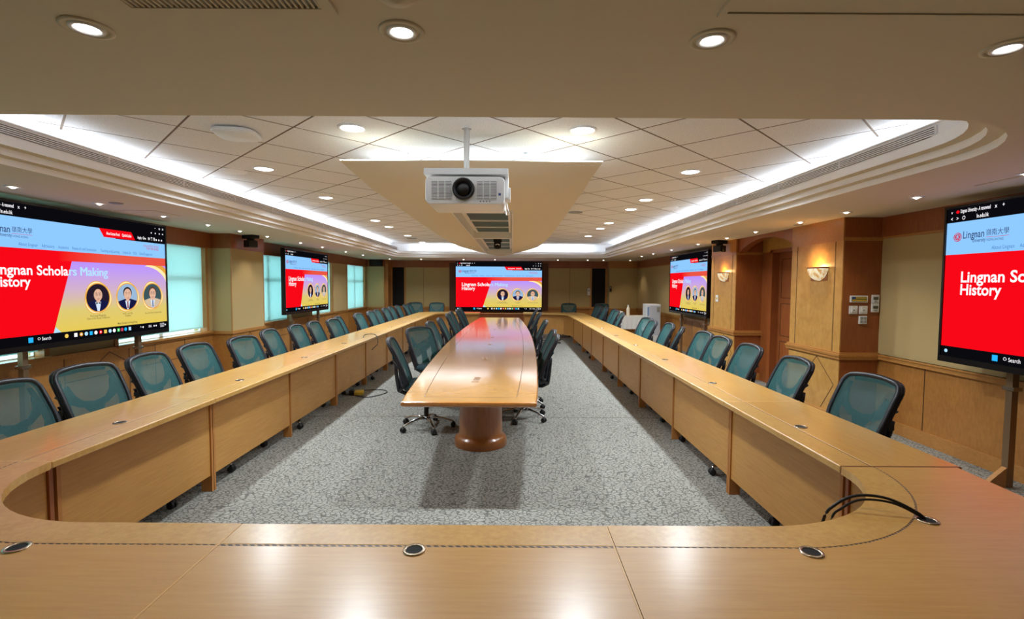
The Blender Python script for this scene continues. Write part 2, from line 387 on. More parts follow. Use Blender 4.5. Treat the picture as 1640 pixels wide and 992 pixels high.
# columns standing in from the right wall
COLX = 3.75
def column(y0, y1, name):
    c = MB(); c.box(COLX, WR+.12, y0, y1, 0, SOF, 1)
    f = .012
    c.box(COLX-f, COLX, y0, y1, RAIL+.04, HEAD, 0)                       # birdseye inner face
    c.box(COLX-f, COLX, y0, y1, 0, RAIL-.04, 0); c.box(COLX-f-.004, COLX, y0, y1, HEAD, SOF, 2)
    for y in (y0+.13, y1-.13): c.box(COLX-f-.002, COLX, y-.005, y+.005, RAIL+.04, HEAD, 3)
    c.box(COLX-f-.006, WR+.1, y0-.006, y1+.006, HEAD-.03, HEAD+.01, 2)
    for (z0, z1, p) in ((RAIL-.04, RAIL-.005, .035), (RAIL-.005, RAIL+.02, .045), (RAIL+.02, RAIL+.04, .03)):
        c.box(COLX-p, WR+.05, y0-p, y1+p, z0, z1, 2)
    c.box(COLX-.03, WR+.05, y0-.02, y1+.02, 0, .12, 2)
    # inlaid diagonals of the plinth
    ym = (y0+y1)/2
    for (ya, za, yb, zb) in ((ym-.1, RAIL-.06, y1-.05, .14), (ym-.1, RAIL-.06, y0+.08, .45), (y0+.08, .45, y0+.3, .14)):
        d = Vector((0, yb-ya, zb-za)); L_ = d.length/2; d.normalize(); nn = d.cross(Vector((1, 0, 0)))
        c.obox((COLX-f, (ya+yb)/2, (za+zb)/2), (.002, 0, 0), d*L_, nn*.0035, 3)
    return struct(c.build(name, ['column', 'cherry', 'rail', 'groove']))
column(5.60, 6.62, 'wall_column'); column(8.27, 9.28, 'wall_column')
# arched lintel between the columns
ar = []
for i in range(17):
    t = i/16; y = 6.62+1.65*t; ar.append((y, 2.13+.19*math.sin(PI*t)**.75))
arm = MB(); poly = ar+[(8.27, SOF), (6.62, SOF)]
tri = tessellate_polygon([[Vector((*p, 0)) for p in poly]])
for x in (COLX+.03, COLX+.15): arm.add([(x, p[0], p[1]) for p in poly], [tuple(t) for t in tri])
k = len(poly); arm.add([(COLX+.03, p[0], p[1]) for p in poly]+[(COLX+.15, p[0], p[1]) for p in poly], [(i, (i+1) % k, k+(i+1) % k, k+i) for i in range(k)])
struct(arm.build('trim_6', 'cherry'))
# rails, skirting, grooves
tr = MB()
for (x0, x1, y0, y1) in ((WR-.03, WR, YB, 5.56), (WR-.03, WR, 9.32, YF)):
    tr.box(x0, x1, y0, y1, RAIL-.03, RAIL+.03); tr.box(x0-.01, x1, y0, y1, RAIL+.012, RAIL+.03)
for (x0, x1, y0, y1) in ((WR-.018, WR, YB, 5.58), (WR-.018, WR, 9.3, YF)): tr.box(x0, x1, y0, y1, HEAD-.012, HEAD+.012)
tr.box(WL, WL+.03, YB, YF, RAIL-.03, RAIL+.02); tr.box(WL, WL+.05, YB, YF, RAIL+.005, RAIL+.02)
tr.box(WL, WR, YF-.03, YF, RAIL-.03, RAIL+.03)
struct(tr.build('trim_7', 'rail'))
sk = MB().box(WR-.02, WR, YB, 5.6, 0, .13).box(WR-.02, WR, 9.28, YF, 0, .13); struct(sk.build('baseboard_right', 'rail'))
struct(MB().box(WL, WL+.02, YB, YF, 0, .13).build('baseboard_left', 'rail')); struct(MB().box(WL, WR, YF-.02, YF, 0, .13).build('baseboard_far', 'rail'))
gr = MB()
for y in (2.2, 3.1, 4.05, 4.95, 10.2, 11.4, 12.6, 13.8): gr.box(WR-.003, WR, y-.004, y+.004, .13, RAIL-.03)
for y in (2.6, 3.9): gr.box(WR-.002, WR, y-.003, y+.003, RAIL+.03, HEAD)
for (ya, za, yb, zb) in ((10.2, .14, 11.0, .77), (11.8, .77, 12.6, .14), (12.6, .2, 13.5, .77)):
    d = Vector((0, yb-ya, zb-za)); L_ = d.length/2; d.normalize(); gr.obox((WR, (ya+yb)/2, (za+zb)/2), (.003, 0, 0), d*L_, d.cross(Vector((1, 0, 0)))*.004)
for y in (3.4, 4.5, 5.25, 6.15, 6.6, 7.2, 9.9, 10.7, 11.6, 12.6, 13.5, 14.5): gr.box(WL, WL+.003, y-.004, y+.004, .13, RAIL-.03)
gr.box(WL, WL+.003, 5.25, 7.2, .50, .508); gr.box(WL, WL+.003, 9.9, 11.6, .50, .508)
for (ya, za, yb, zb) in ((5.6, .60, 5.85, .76), (6.1, .62, 5.85, .76), (8.0, .14, 8.4, .77), (8.4, .77, 8.8, .14), (11.0, .14, 11.6, .77), (12.6, .14, 13.2, .77)):
    x = WL if not 7.9 < ya < 8.9 else -4.48
    d = Vector((0, yb-ya, zb-za)); L_ = d.length/2; d.normalize(); gr.obox((x, (ya+yb)/2, (za+zb)/2), (.003, 0, 0), d*L_, d.cross(Vector((1, 0, 0)))*.004)
for x in (-3.0, 1.95): gr.box(x-.004, x+.004, YF-.003, YF, RAIL+.03, HEAD)
struct(gr.build('trim_8', 'groove'))
# left wall with window openings
WINS = [(-.6, 1.5), (2.0, 2.95), (3.3, 5.03), (5.97, 7.73), (9.05, 10.62), (11.8, 13.15), (14.36, 16.08)]
SILL, WTOP = .82, 2.135
wl = MB(); wl.box(WL-.2, WL, YB, YF, 0, SILL, 0); wl.box(WL-.2, WL, YB, YF, WTOP, SOF, 2); wl.box(WL, WL+.012, YB, YF, HEAD, SOF, 2)
ys = YB
for (a, b) in WINS+[(YF, YF)]:
    wl.box(WL-.2, WL, ys, a, SILL, WTOP, 1)
    if a > ys+.2 and a < 16.5:
        pass
    ys = b
struct(wl.build('wall_left', ['wain', 'fabric', 'cherry']))
for k, (a, b) in enumerate(WINS):
    w = MB(); x0, x1 = WL-.12, WL-.09; t_ = .018
    w.box(x0, x1, a, a+t_, SILL, WTOP); w.box(x0, x1, b-t_, b, SILL, WTOP); w.box(x0, x1, a, b, SILL, SILL+t_); w.box(x0, x1, a, b, WTOP-t_, WTOP)
    ym = a+(b-a)*.5; w.box(x0, x1, ym-.035, ym+.035, SILL, WTOP); w.box(x0, x1, a, b, 1.62, 1.68)
    wo = struct(w.build('window_%d' % (k+1), 'trimw'))
    MB().box(WL-.107, WL-.103, a+t_, b-t_, SILL+t_, WTOP-t_).build('pane', 'glass', wo)
    MB().box(WL-.052, WL-.050, a+.010, b-.010, SILL+(.07 if k < 4 else .02), WTOP-.002).box(WL-.06, WL-.045, a+.015, b-.015, SILL+(.06 if k < 4 else .01), SILL+(.08 if k < 4 else .03)).build('blind', 'blind', wo)
    rv = MB(); rv.box(WL-.12, WL+.012, a-.05, a+.008, SILL-.01, WTOP); rv.box(WL-.12, WL+.012, b-.008, b+.05, SILL-.01, WTOP); rv.box(WL-.12, WL+.06, a-.05, b+.05, SILL-.02, SILL+.008)
    rv.build('window_lining', 'rail', wo)
# pilasters of the window wall
def pilaster(y0, y1, x1=-4.48):
    p = MB(); p.box(WL, x1, y0, y1, 0, RAIL, 0); p.box(WL, x1, y0, y1, RAIL, HEAD, 1); p.box(WL, x1+.012, y0-.012, y1+.012, HEAD, SOF, 2)
    p.box(WL, x1+.02, y0-.02, y1+.02, RAIL-.03, RAIL+.02, 3); p.box(WL, x1+.015, y0-.015, y1+.015, 0, .12, 3)
    for y in (y0, y1): p.box(x1-.012, x1+.006, y-.006, y+.006, RAIL, HEAD, 3)
    return struct(p.build('wall_pilaster', ['wain', 'fabric', 'cherry', 'rail']))
pilaster(7.88, 8.90); pilaster(16.2, YF, -4.2)
# far wall
fw = MB(); fw.box(WL-.2, WR+.3, YF, YF+.15, 0, RAIL, 0)
for (a, b) in ((WL-.2, -4.10), (-3.62, 2.68), (3.18, WR+.3)): fw.box(a, b, YF, YF+.15, RAIL, HEAD, 1)
fw.box(WL-.2, WR+.3, YF-.012, YF+.15, HEAD, SOF, 2)
for (a, b) in ((-4.12, -4.06), (-3.66, -3.60), (2.64, 2.70), (3.16, 3.22)): fw.box(a, b, YF-.02, YF+.1, 0, HEAD, 3)
fw.box(-4.2, -4.1, YF-.45, YF, 0, SOF, 3)
fw.box(3.24, WR, YF-.3, YF, 0, RAIL, 0); fw.box(3.24, WR, YF-.3, YF, RAIL, HEAD, 1); fw.box(3.22, WR, YF-.312, YF, HEAD, SOF, 3)
for (a, b) in ((-2.12, -1.93), (1.03, 1.22)): fw.box(a, b, YF-.05, YF, .7, 2.3, 4)
struct(fw.build('wall_far', ['wain', 'fabric', 'cherry', 'rail', 'groove']))
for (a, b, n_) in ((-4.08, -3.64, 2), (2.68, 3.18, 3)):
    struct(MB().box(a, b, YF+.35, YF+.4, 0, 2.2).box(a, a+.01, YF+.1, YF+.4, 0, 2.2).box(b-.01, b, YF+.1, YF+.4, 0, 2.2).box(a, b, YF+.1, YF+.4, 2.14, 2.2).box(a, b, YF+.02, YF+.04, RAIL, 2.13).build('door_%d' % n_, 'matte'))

# ================================================================ CEILING THINGS
# --- long curved panel hung under the tiled ceiling
PX = -0.32
def hw(y):
    pts = [(3.84, 1.01), (4.3, .975), (5.1, .97), (6.5, .99), (8.8, 1.0), (10.5, .97), (11.6, .90), (12.5, .74), (13.1, .56), (13.5, .36), (13.72, .12)]
    for (a, wa), (b, wb) in zip(pts, pts[1:]):
        if y <= b: return wa+(wb-wa)*(y-a)/(b-a)
    return pts[-1][1]
def pz(u, y):
    z = 2.35+.11*abs(u)**2.0; s_ = ((4.7-y)/.86)**1.6 if y < 4.7 else 0
    return z*(1-s_)+2.54*s_
OH = .313
panel = thing('suspended_ceiling_panel', (PX, 3.84, 2.35), 'long pale curved ceiling panel hanging over the central table', 'ceiling panel')
ysl = [3.84, 3.9, 4.0, 4.15, 4.3, 4.5, 4.7, 5.19]+[5.19+i*.7 for i in range(1, 10)]+[12.2, 12.5, 12.8, 13.1, 13.35, 13.55, 13.66, 13.72]
ysl = [y for i, y in enumerate(ysl) if i == 0 or y > ysl[i-1]+1e-6]
pb = MB()
for dz, flip in ((0, False), (.006, True)):
    rows = []
    for y in ysl:
        w = hw(y); h = min(OH, w*.45)
        us = [-w+(w-h)*i/8 for i in range(9)]+[h+(w-h)*i/8 for i in range(9)]
        rows.append([(x, y-3.84, pz(x/w, y)-2.35+dz) for x in us])
    vs = [p for r in rows for p in r]; nn = 18; fs = []
    for j in range(len(rows)-1):
        for i in range(nn-1):
            if i == 8 and 5.18 < ysl[j] < 12.19: continue
            a = j*nn+i; f = (a, a+nn, a+nn+1, a+1); fs.append(f[::-1] if flip else f)
    pb.add(vs, fs, 0, True)
    if not flip: base_rows = rows
for side in (0, 17):
    e = [r[side] for r in base_rows]; m_ = len(e)
    pb.add(e+[(p[0], p[1], p[2]+.006) for p in e], [(i, i+1, m_+i+1, m_+i) for i in range(m_-1)])
for row in (0, -1):
    e = base_rows[row]; m_ = len(e); pb.add(e+[(p[0], p[1], p[2]+.006) for p in e], [(i, i+1, m_+i+1, m_+i) for i in range(m_-1)])
pb.build('shell', 'white', panel)
y0, y1 = 5.19-3.84, 12.2-3.84; zc = .0; zt = .122
rc = MB()
rc.box(-OH-.012, -OH, y0, y1, zc-.006, zt).box(OH, OH+.012, y0, y1, zc-.006, zt).box(-OH, OH, y0-.012, y0, zc-.006, zt).box(-OH, OH, y1, y1+.012, zc-.006, zt)
rc.box(-OH, OH, 8.2-3.84, 8.26-3.84, zc-.004, zt); rc.box(-OH-.01, OH+.01, y0, y1, zt, zt+.01)
rc.build('light_trough', 'ply', panel)
for (a, b) in ((y0+.02, 1.95), (4.44, 5.15)): MB().box(-OH+.005, OH-.03, a, b, zt-.012, zt-.002).build('polished_plate', 'gloss', panel)
for (a, b) in ((2.05, 4.3), (5.25, 8.3)):
    g = MB(); m_ = 3
    for q in range(m_+1): y = a+(b-a)*q/m_; g.box(-OH+.06, OH-.03, y-.03, y+.03, zt-.035, zt)
    g.box(-OH+.04, -OH+.075, a-.03, b+.03, zt-.03, zt).box(OH-.05, OH-.02, a-.03, b+.03, zt-.03, zt)
    g.build('louvre_frame', 'ply', panel)
    s_ = MB(); k = int((b-a)/.045)
    for q in range(k): y = a+(b-a)*(q+.5)/k; s_.box(-OH+.075, OH-.05, y-.004, y+.004, zt-.026, zt-.004)
    s_.build('louvre_slats', 'louv2', panel); MB().box(-OH+.075, OH-.05, a, b, zt-.003, zt-.001).build('diffuser', 'diff', panel)
for y in (4.4, 8.0, 12.0):
    for x in (-.6, .6): MB().tube([(x, y-3.84, .1), (x, y-3.84, TILE-2.35)], .004, 6).build('hanging_wire', 'chrome', panel)
MB().box(-.80, .80, .48, .49, .14, .250).box(-.80, .80, .48, .86, .13, .14).build('uplight_baffle', 'ply', panel)  # unseen baffle on a tray, added to cut off the uplight's glow
area('uplight', (0, .66, .19), (PI, 0, 0), 1.8, .04, 7, COVE, panel)
# --- small black ceiling camera under the panel
cc = thing('dome_camera', (-.33+.07, 8.7, 2.50), 'small black camera hanging inside the slot of the curved ceiling panel', 'camera')
MB().tube([(0, 0, -.0), (0, 0, -.12)], .012, 8).lathe([(.03, 0), (.03, -.01), (.012, -.015)], 12).build('stem', 'ply', cc)
MB().box(-.072, .072, -.06, .06, -.17, -.115).prism([(-.06, -.055), (.06, -.055), (.06, .055), (-.06, .055)], -.27, -.17).lathe([(.052, -.27), (.035, -.285), (0, -.29)], 16).build('body', 'matte', cc, .006)
MB().tube([(-.035, -.058, -.225), (-.018, -.064, -.213), (0, -.066, -.209), (.018, -.064, -.213), (.035, -.058, -.225)], .007, 6).build('highlight_arc', 'ply', cc)  # white arc painted as a highlight on the black body
# --- projector
pj = thing('projector', (-.315, 3.25, 2.12), 'white ceiling projector with big round black lens hanging in front of the curved panel', 'projector')
def rrect(x0, x1, z0, z1, r, n=6):
    out = []
    for (cx, cz, a) in ((x1-r, z0+r, -90), (x1-r, z1-r, 0), (x0+r, z1-r, 90), (x0+r, z0+r, 180)):
        for i in range(n+1): t = math.radians(a+90*i/n); out.append((cx+r*math.cos(t), cz+r*math.sin(t)))
    return out
def xz_prism(mb, poly, y0, y1, m=0, inset=0):
    vs = [(p[0], y0, p[1]) for p in poly]+[(p[0], y1, p[1]) for p in poly]; k = len(poly)
    return mb.add(vs, [tuple(range(k)), tuple(range(k, 2*k))[::-1]]+[(i, k+i, k+(i+1) % k, (i+1) % k) for i in range(k)], m)
bd = MB(); xz_prism(bd, rrect(-.255, .262, .0, .178, .035), 0, .42); bd.build('housing', 'ply', pj, .006)
for x0 in (-.212, .082):
    g = MB(); g.box(x0, x0+.128, -.004, 0, .03, .148)
    g.build('intake_recess', 'louv', pj)
    g = MB()
    for q in range(14): z = .032+q*.0088; g.box(x0, x0+.128, -.008, -.003, z-.0022, z+.0022)
    for x in (x0+.041, x0+.085): g.box(x-.003, x+.003, -.009, -.003, .03, .148)
    g.build('intake_slats', 'ply', pj)
MB().lathe([(.072, -.002), (.07, -.03), (.058, -.032), (.052, -.01), (.03, -.004), (0, -.006)], 32, (-.005, 0, .095), axis='Y').build('lens', 'black', pj)
MB().lathe([(.045, -.008), (.04, -.014), (.02, -.018), (0, -.019)], 24, (-.005, 0, .095), axis='Y').build('lens_glass', 'dark', pj)
MB().box(.222, .238, -.004, 0, .055, .07).build('sticker', 'blue', pj)
lg = MB()
for x in (.105, .125, .145, .165): lg.lathe([(.004, -.003), (0, -.004)], 8, (x, 0, .016), axis='Y')
lg.build('indicator', 'black', pj)
br = MB().box(-.27, .285, .03, .38, .197, .238).box(.262, .285, .1, .32, .06, .2).box(.262, .30, .12, .26, .05, .13); br.box(-.15, -.1, .1, .3, .185, .2).box(.1, .15, .1, .3, .185, .2)
br.build('mount_bracket', 'ply', pj, .003)
MB().tube([(-.025, .43, .19), (-.025, .43, TILE-2.12)], .021, 16).lathe([(.036, TILE-2.12-.012), (.036, TILE-2.12)], 16, (-.025, .43, 0)).box(-.06, .02, .3, .45, .19, .25).build('ceiling_pole', 'ply', pj)
MB().tube([(.27, .3, .06), (.29, .34, -.02), (.27, .38, -.02), (.26, .4, .05)], .004, 6).build('cable', 'ply', pj)

# --- downlights of the tiled ceiling
def downlight_proto():
    t = thing('ceiling_downlight', (0, 0, 0), '', 'ceiling light')
    MB().lathe([(.105, 0), (.105, -.008), (.088, -.011), (.084, -.002), (.084, .002)], 32).build('trim_ring', 'ply', t)
    MB().lathe([(.085, -.004), (.06, -.014), (.03, -.018), (0, -.019)], 32).build('lens', 'lamp', t)
    area('downlight_source', (0, 0, -.03), (0, 0, 0), .15, .15, P_DOWN, COOL, t, math.radians(150), 'DISK')
    return t
dl = downlight_proto(); dtree = tree_of(dl); first = True
LEFTR = [5.02, 6.67, 9.07, 10.05, 11.85, 13.75]; RIGHTR = [5.04, 6.70, 7.54, 9.22, 10.14, 11.72]
spec = [(-1.185, 3.70, 'round downlight left of the projector pole, largest in the tiled ceiling'), (.515, 3.72, 'round downlight right of the projector pole, in the tiled ceiling')]
spec += [(-2.50, y, '%s round downlight from the camera in the window-side row of the tiled ceiling' % ORD[i]) for i, y in enumerate(LEFTR)]
spec += [(1.79, y, '%s round downlight from the camera in the door-side row of the tiled ceiling' % ORD[i]) for i, y in enumerate(RIGHTR)]
for x, y, lb in spec:
    o = dl if first else copy_tree(dl, None, dtree); first = False
    o.location = (x, y, TILE); tag(o, lb, 'ceiling light', 'round downlights in the tiled ceiling')
# --- recessed gimbal spots in the near soffit
def gimbal():
    t = thing('gimbal_spotlight', (0, 0, 0), '', 'ceiling light')
    MB().lathe([(.070, 0), (.070, -.004), (.056, -.006), (.052, .0), (.052, .02)], 28).build('outer_ring', 'white', t)
    MB().lathe([(.047, .004), (.046, -.006), (.036, -.007), (.032, .004)], 28).build('tilting_ring', 'ply', t)
    MB().lathe([(.052, .012), (0, .012)], 24).build('can_shade', 'grey', t)
    MB().lathe([(.031, -.002), (.016, -.006), (0, -.007)], 24).build('lens', 'lamp', t)
    l = bpy.data.lights.new('spot', 'SPOT'); l.energy = P_NEAR; l.spot_size = math.radians(110); l.spot_blend = .6; l.color = (1, .97, .92); l.shadow_soft_size = .07
    o = bpy.data.objects.new('spot_source', l); C.objects.link(o); o.parent = t; o.location = (0, 0, -.03)
    return t
gb = gimbal(); gt = tree_of(gb)
for i, (x, y, lb) in enumerate([(-1.30, 1.545, 'leftmost of the four gimbal spotlights in the near soffit, left of the air grille corner'), (-.344, 1.556, 'gimbal spotlight in the near soffit straight above the projector'),
                                (.624, 1.595, 'gimbal spotlight in the near soffit beside the ceiling hatch'), (1.596, 1.636, 'rightmost gimbal spotlight in the near soffit at the picture edge')]):
    o = gb if i == 0 else copy_tree(gb, None, gt); o.location = (x, y, SOF); tag(o, lb, 'ceiling light', 'gimbal spotlights in the near soffit')
# --- small pin spots in the low soffit along the walls
def pin():
    t = thing('pin_spotlight', (0, 0, 0), '', 'ceiling light')
    MB().lathe([(.058, 0), (.058, -.004), (.034, -.005), (.032, .002), (.032, .02)], 24).build('trim_ring', 'ply', t)
    MB().lathe([(.021, -.001), (.021, -.008), (.010, -.016), (0, -.018)], 20).build('bulb', 'lamp_spot', t)
    l = bpy.data.lights.new('pin', 'SPOT'); l.energy = P_SPOT; l.spot_size = math.radians(95); l.spot_blend = .7; l.color = WARM; l.shadow_soft_size = .03
    o = bpy.data.objects.new('pin_source', l); C.objects.link(o); o.parent = t; o.location = (0, 0, -.04)
    return t
pn = pin(); pt = tree_of(pn); cnt = 0
PL = [3.2, 4.09, 4.94, 5.84, 6.69, 7.47, 8.3, 9.6, 10.7, 12.2, 13.6]; PR = [3.4, 4.32, 5.22, 6.05, 7.15, 8.1, 9.35, 10.9, 12.3, 13.4]
ps = [(-4.10, y, 'pin spotlight in the window-side soffit, %s from the camera' % ORD[i]) for i, y in enumerate(PL)]
ps += [(3.50, y, 'pin spotlight in the door-side soffit, %s from the camera' % ORD[i]) for i, y in enumerate(PR)]
ps += [(x, 15.75, 'pin spotlight in the far soffit, %s from the left' % ORD[i]) for i, x in enumerate((-3.9, -2.9, -1.55, -.55, 1.45, 2.4, 2.9, 3.75))]
for x, y, lb in ps:
    o = pn if cnt == 0 else copy_tree(pn, None, pt); cnt += 1
    o.location = (x, y, SOF); tag(o, lb, 'ceiling light', 'pin spotlights in the low soffit')
# --- round ceiling speakers, detectors, access point
def disc(name, loc, r, label, cat, group=None, mat='ply', h=.012, dome=False):
    t = thing(name, loc, label, cat, group)
    MB().lathe([(r, 0), (r, -h*.6), (r*.93, -h), (r*.86, -h)], 32).build('rim', mat, t)
    g = MB().lathe([(r*.86, -h), (r*.5, -h*(2.4 if dome else .9)), (0, -h*(3 if dome else .9))], 32); g.build('cover' if dome else 'perforated_grille', mat, t)
    return t
for i, (px, py, side) in enumerate([(-2.88, 5.15, 'window'), (-2.87, 7.1, 'window'), (-1.25, 5.6, 'window'), (-1.30, 6.9, 'window'), (-2.55, 12.6, 'window'), (2.36, 5.3, 'door'), (2.33, 7.4, 'door'), (1.0, 7.9, 'door'), (1.55, 10.9, 'door')]):
    disc('ceiling_speaker', (px, py, TILE), .13 if abs(px) > 1.9 else .11, ['pale round speaker disc nearest the camera, window side', 'pale round speaker disc between second and third window-side downlights', 'flat round speaker disc left of the curved panel, nearer one', 'flat round speaker disc left of the curved panel, farther one', 'darker round ceiling disc by the last window-side downlights', 'pale round speaker disc right of the first door-side downlight', 'pale round speaker disc right of the second door-side downlight', 'flat round ceiling disc close to the right edge of the curved panel', 'small far round disc among the last door-side downlights'][i], 'ceiling speaker', 'round ceiling discs', 'trimw' if i not in (4, 7) else 'grey')
disc('smoke_detector', (-.30, 1.30, SOF), .085, 'round smoke detector at the top edge of the picture in the near soffit', 'smoke detector', mat='white', h=.02, dome=True)
disc('smoke_detector', (.11, 4.38, TILE), .022, 'tiny round sensor in the tiles above the right end of the curved panel', 'sensor', mat='grey', h=.004, dome=True)
for i, (x, y, lb) in enumerate([(-3.9, 4.9, 'small dark slot plate in the window-side soffit between two pin spotlights'), (3.62, 6.3, 'small dark slot plate in the door-side soffit before the arched door recess')]):
    t = tag(MB().lathe([(.06, 0), (.06, -.004), (.04, -.012), (0, -.013)], 20).build('sprinkler_cover', 'grey', loc=(x, y, SOF)), lb, 'sprinkler cover', 'sprinkler covers in the low soffit')
ap = thing('wireless_access_point', (-2.09, 3.80, TILE), 'white rounded square wireless access point on the left of the tiled ceiling', 'access point', rz=math.radians(8))
def sqd(r): return [(r*math.copysign(abs(math.cos(a))**.55, math.cos(a)), r*math.copysign(abs(math.sin(a))**.55, math.sin(a))) for a in [2*PI*i/40 for i in range(40)]]
q = MB(); ls = [(.09, 0), (.15, -.012), (.155, -.03), (.135, -.045), (.0, -.048)]
vs = [(p[0], p[1], z) for r, z in ls for p in sqd(r)]; q.add(vs, [(j*40+i, j*40+(i+1) % 40, (j+1)*40+(i+1) % 40, (j+1)*40+i) for j in range(4) for i in range(40)], 0, True)
q.build('shell', 'ply', ap); MB().box(-.07, .07, -.07, .07, -.008, 0).build('mounting_plate', 'black', ap)
# air grille and hatch of the near soffit
vt = thing('ceiling_air_grille', (-.80, 1.20, SOF), 'large grey slatted return air grille at the top left edge of the picture', 'air vent')
f = MB(); X0, X1, Y0, Y1 = -.30, .30, -.25, .25
for (a, b, c, d) in ((X0, X1, Y1-.035, Y1), (X0, X1, Y0, Y0+.035), (X0, X0+.035, Y0+.035, Y1-.035), (X1-.035, X1, Y0+.035, Y1-.035)): f.box(a, b, c, d, -.012, -.0005)
f.build('frame', 'white', vt); MB().box(X0+.03, X1-.03, Y0+.03, Y1-.03, -.003, -.0005).build('backing', 'grey', vt)
f = MB()
for q in range(34): x = X0+.04+q*(X1-X0-.08)/33; f.box(x-.003, x+.003, Y0+.035, Y1-.035, -.010, -.003)
f.build('slats', 'white', vt)
ht = thing('ceiling_hatch', (1.10, 1.15, SOF), 'square white access hatch flush in the near soffit at the top right', 'hatch')
f = MB()
for (a, b, c, d) in ((-.52, .52, .28, .30), (-.52, .52, -.30, -.28), (-.52, -.50, -.28, .28), (.50, .52, -.28, .28)): f.box(a, b, c, d, -.010, -.0005)
f.build('frame', 'white', ht); MB().box(-.498, .498, -.278, .278, -.006, -.001).build('door_leaf', 'white', ht)
for i, (x, y, sx) in enumerate([(-4.1, 5.6, -1), (3.75, 3.6, 1)]):
    t = tag(MB().box(-.22, .22, -.22, .22, -.003, 0).box(-.215, .215, -.215, .215, -.006, -.003).build('soffit_hatch', 'white', loc=(x, y, SOF)), ('flush square hatch in the soffit above the near window-side screen' if sx < 0 else 'flush square hatch in the soffit above the near door-side screen'), 'hatch', 'flush soffit hatches')

# ================================================================ SCREENS
PWM, PHM = 16.0, 9.0
SW, SC, SR = .94, 1.0, 1.0
E_ = {}
def em(n, rgb, s=1.0):
    if n not in E_: M['e_'+n] = emit('screen_'+n, rgb, s); E_[n] = len(E_)
    return E_[n]
for n_, c_ in (('black', (10, 10, 14)), ('sky', (139, 196, 250)), ('red', (240, 8, 22)), ('orange', (232, 78, 48)), ('white', (250, 246, 250)), ('navy', (52, 70, 110)), ('nav', (70, 120, 180)), ('gold', (226, 160, 60)),
               ('pale_gold', (255, 232, 170)), ('winblue', (40, 180, 250)), ('skin', (222, 176, 150)), ('hair', (34, 26, 26)), ('suit', (22, 24, 66)), ('shirt', (210, 225, 245)), ('tie', (140, 28, 40)), ('bg1', (36, 26, 42)),
               ('bg2', (150, 180, 210)), ('bg3', (60, 84, 90)), ('tan', (206, 184, 156)), ('dimred', (196, 60, 84)), ('caption', (96, 84, 54)), ('green', (60, 200, 90)), ('yellow', (240, 200, 90)), ('pale', (176, 220, 250)), ('brown', (96, 60, 44))): em(n_, c_)
def grad():
    m = bpy.data.materials.new('screen_poster'); m.use_nodes = True; t = m.node_tree; N = t.nodes; L = t.links; N.remove(N['Principled BSDF'])
    tc = N.new('ShaderNodeTexCoord'); sp = N.new('ShaderNodeSeparateXYZ'); L.new(tc.outputs['Object'], sp.inputs[0])
    r = N.new('ShaderNodeValToRGB'); cr = r.color_ramp; L.new(sp.outputs[2], r.inputs[0])   # picture height runs 0..0.5625
    cr.elements[0].position = .04; cr.elements[0].color = (*lin((224, 196, 84)), 1); cr.elements[1].position = .36; cr.elements[1].color = (*lin((178, 140, 255)), 1)
    for p_, c_ in ((.13, (216, 196, 112)), (.22, (204, 172, 196))):
        e = cr.elements.new(p_); e.color = (*lin(c_), 1)
    em_ = N.new('ShaderNodeEmission'); L.new(r.outputs[0], em_.inputs[0]); L.new(em_.outputs[0], N['Material Output'].inputs[0]); return m
M['e_grad'] = grad(); E_['grad'] = len(E_)
def grad2():
    m = bpy.data.materials.new('screen_banner'); m.use_nodes = True; t = m.node_tree; N = t.nodes; L = t.links; N.remove(N['Principled BSDF'])
    tc = N.new('ShaderNodeTexCoord'); sp = N.new('ShaderNodeSeparateXYZ'); L.new(tc.outputs['Object'], sp.inputs[0])
    r = N.new('ShaderNodeValToRGB'); cr = r.color_ramp; L.new(sp.outputs[0], r.inputs[0])
    cr.elements[0].position = .35; cr.elements[0].color = (*lin((240, 8, 22)), 1); cr.elements[1].position = .62; cr.elements[1].color = (*lin((228, 84, 66)), 1)
    em_ = N.new('ShaderNodeEmission'); L.new(r.outputs[0], em_.inputs[0]); L.new(em_.outputs[0], N['Material Output'].inputs[0]); return m
M['e_banner'] = grad2(); E_['banner'] = len(E_)
_tc = {}
def text_mesh(s, bold):
    k = (s, bold)
    if k not in _tc:
        c = bpy.data.curves.new('lettering', 'FONT'); c.body = s; c.size = 1.0; c.offset = bold; c.resolution_u = 3
        o = bpy.data.objects.new('lettering', c); C.objects.link(o); dg = bpy.context.evaluated_depsgraph_get(); dg.update()
        me = bpy.data.meshes.new_from_object(o.evaluated_get(dg)); vs = [tuple(v.co) for v in me.vertices]; fs = [tuple(p.vertices) for p in me.polygons]
        bpy.data.objects.remove(o); bpy.data.curves.remove(c); bpy.data.meshes.remove(me)
        x0 = min(v[0] for v in vs); x1 = max(v[0] for v in vs); _tc[k] = (vs, fs, x0, x1)
    return _tc[k]
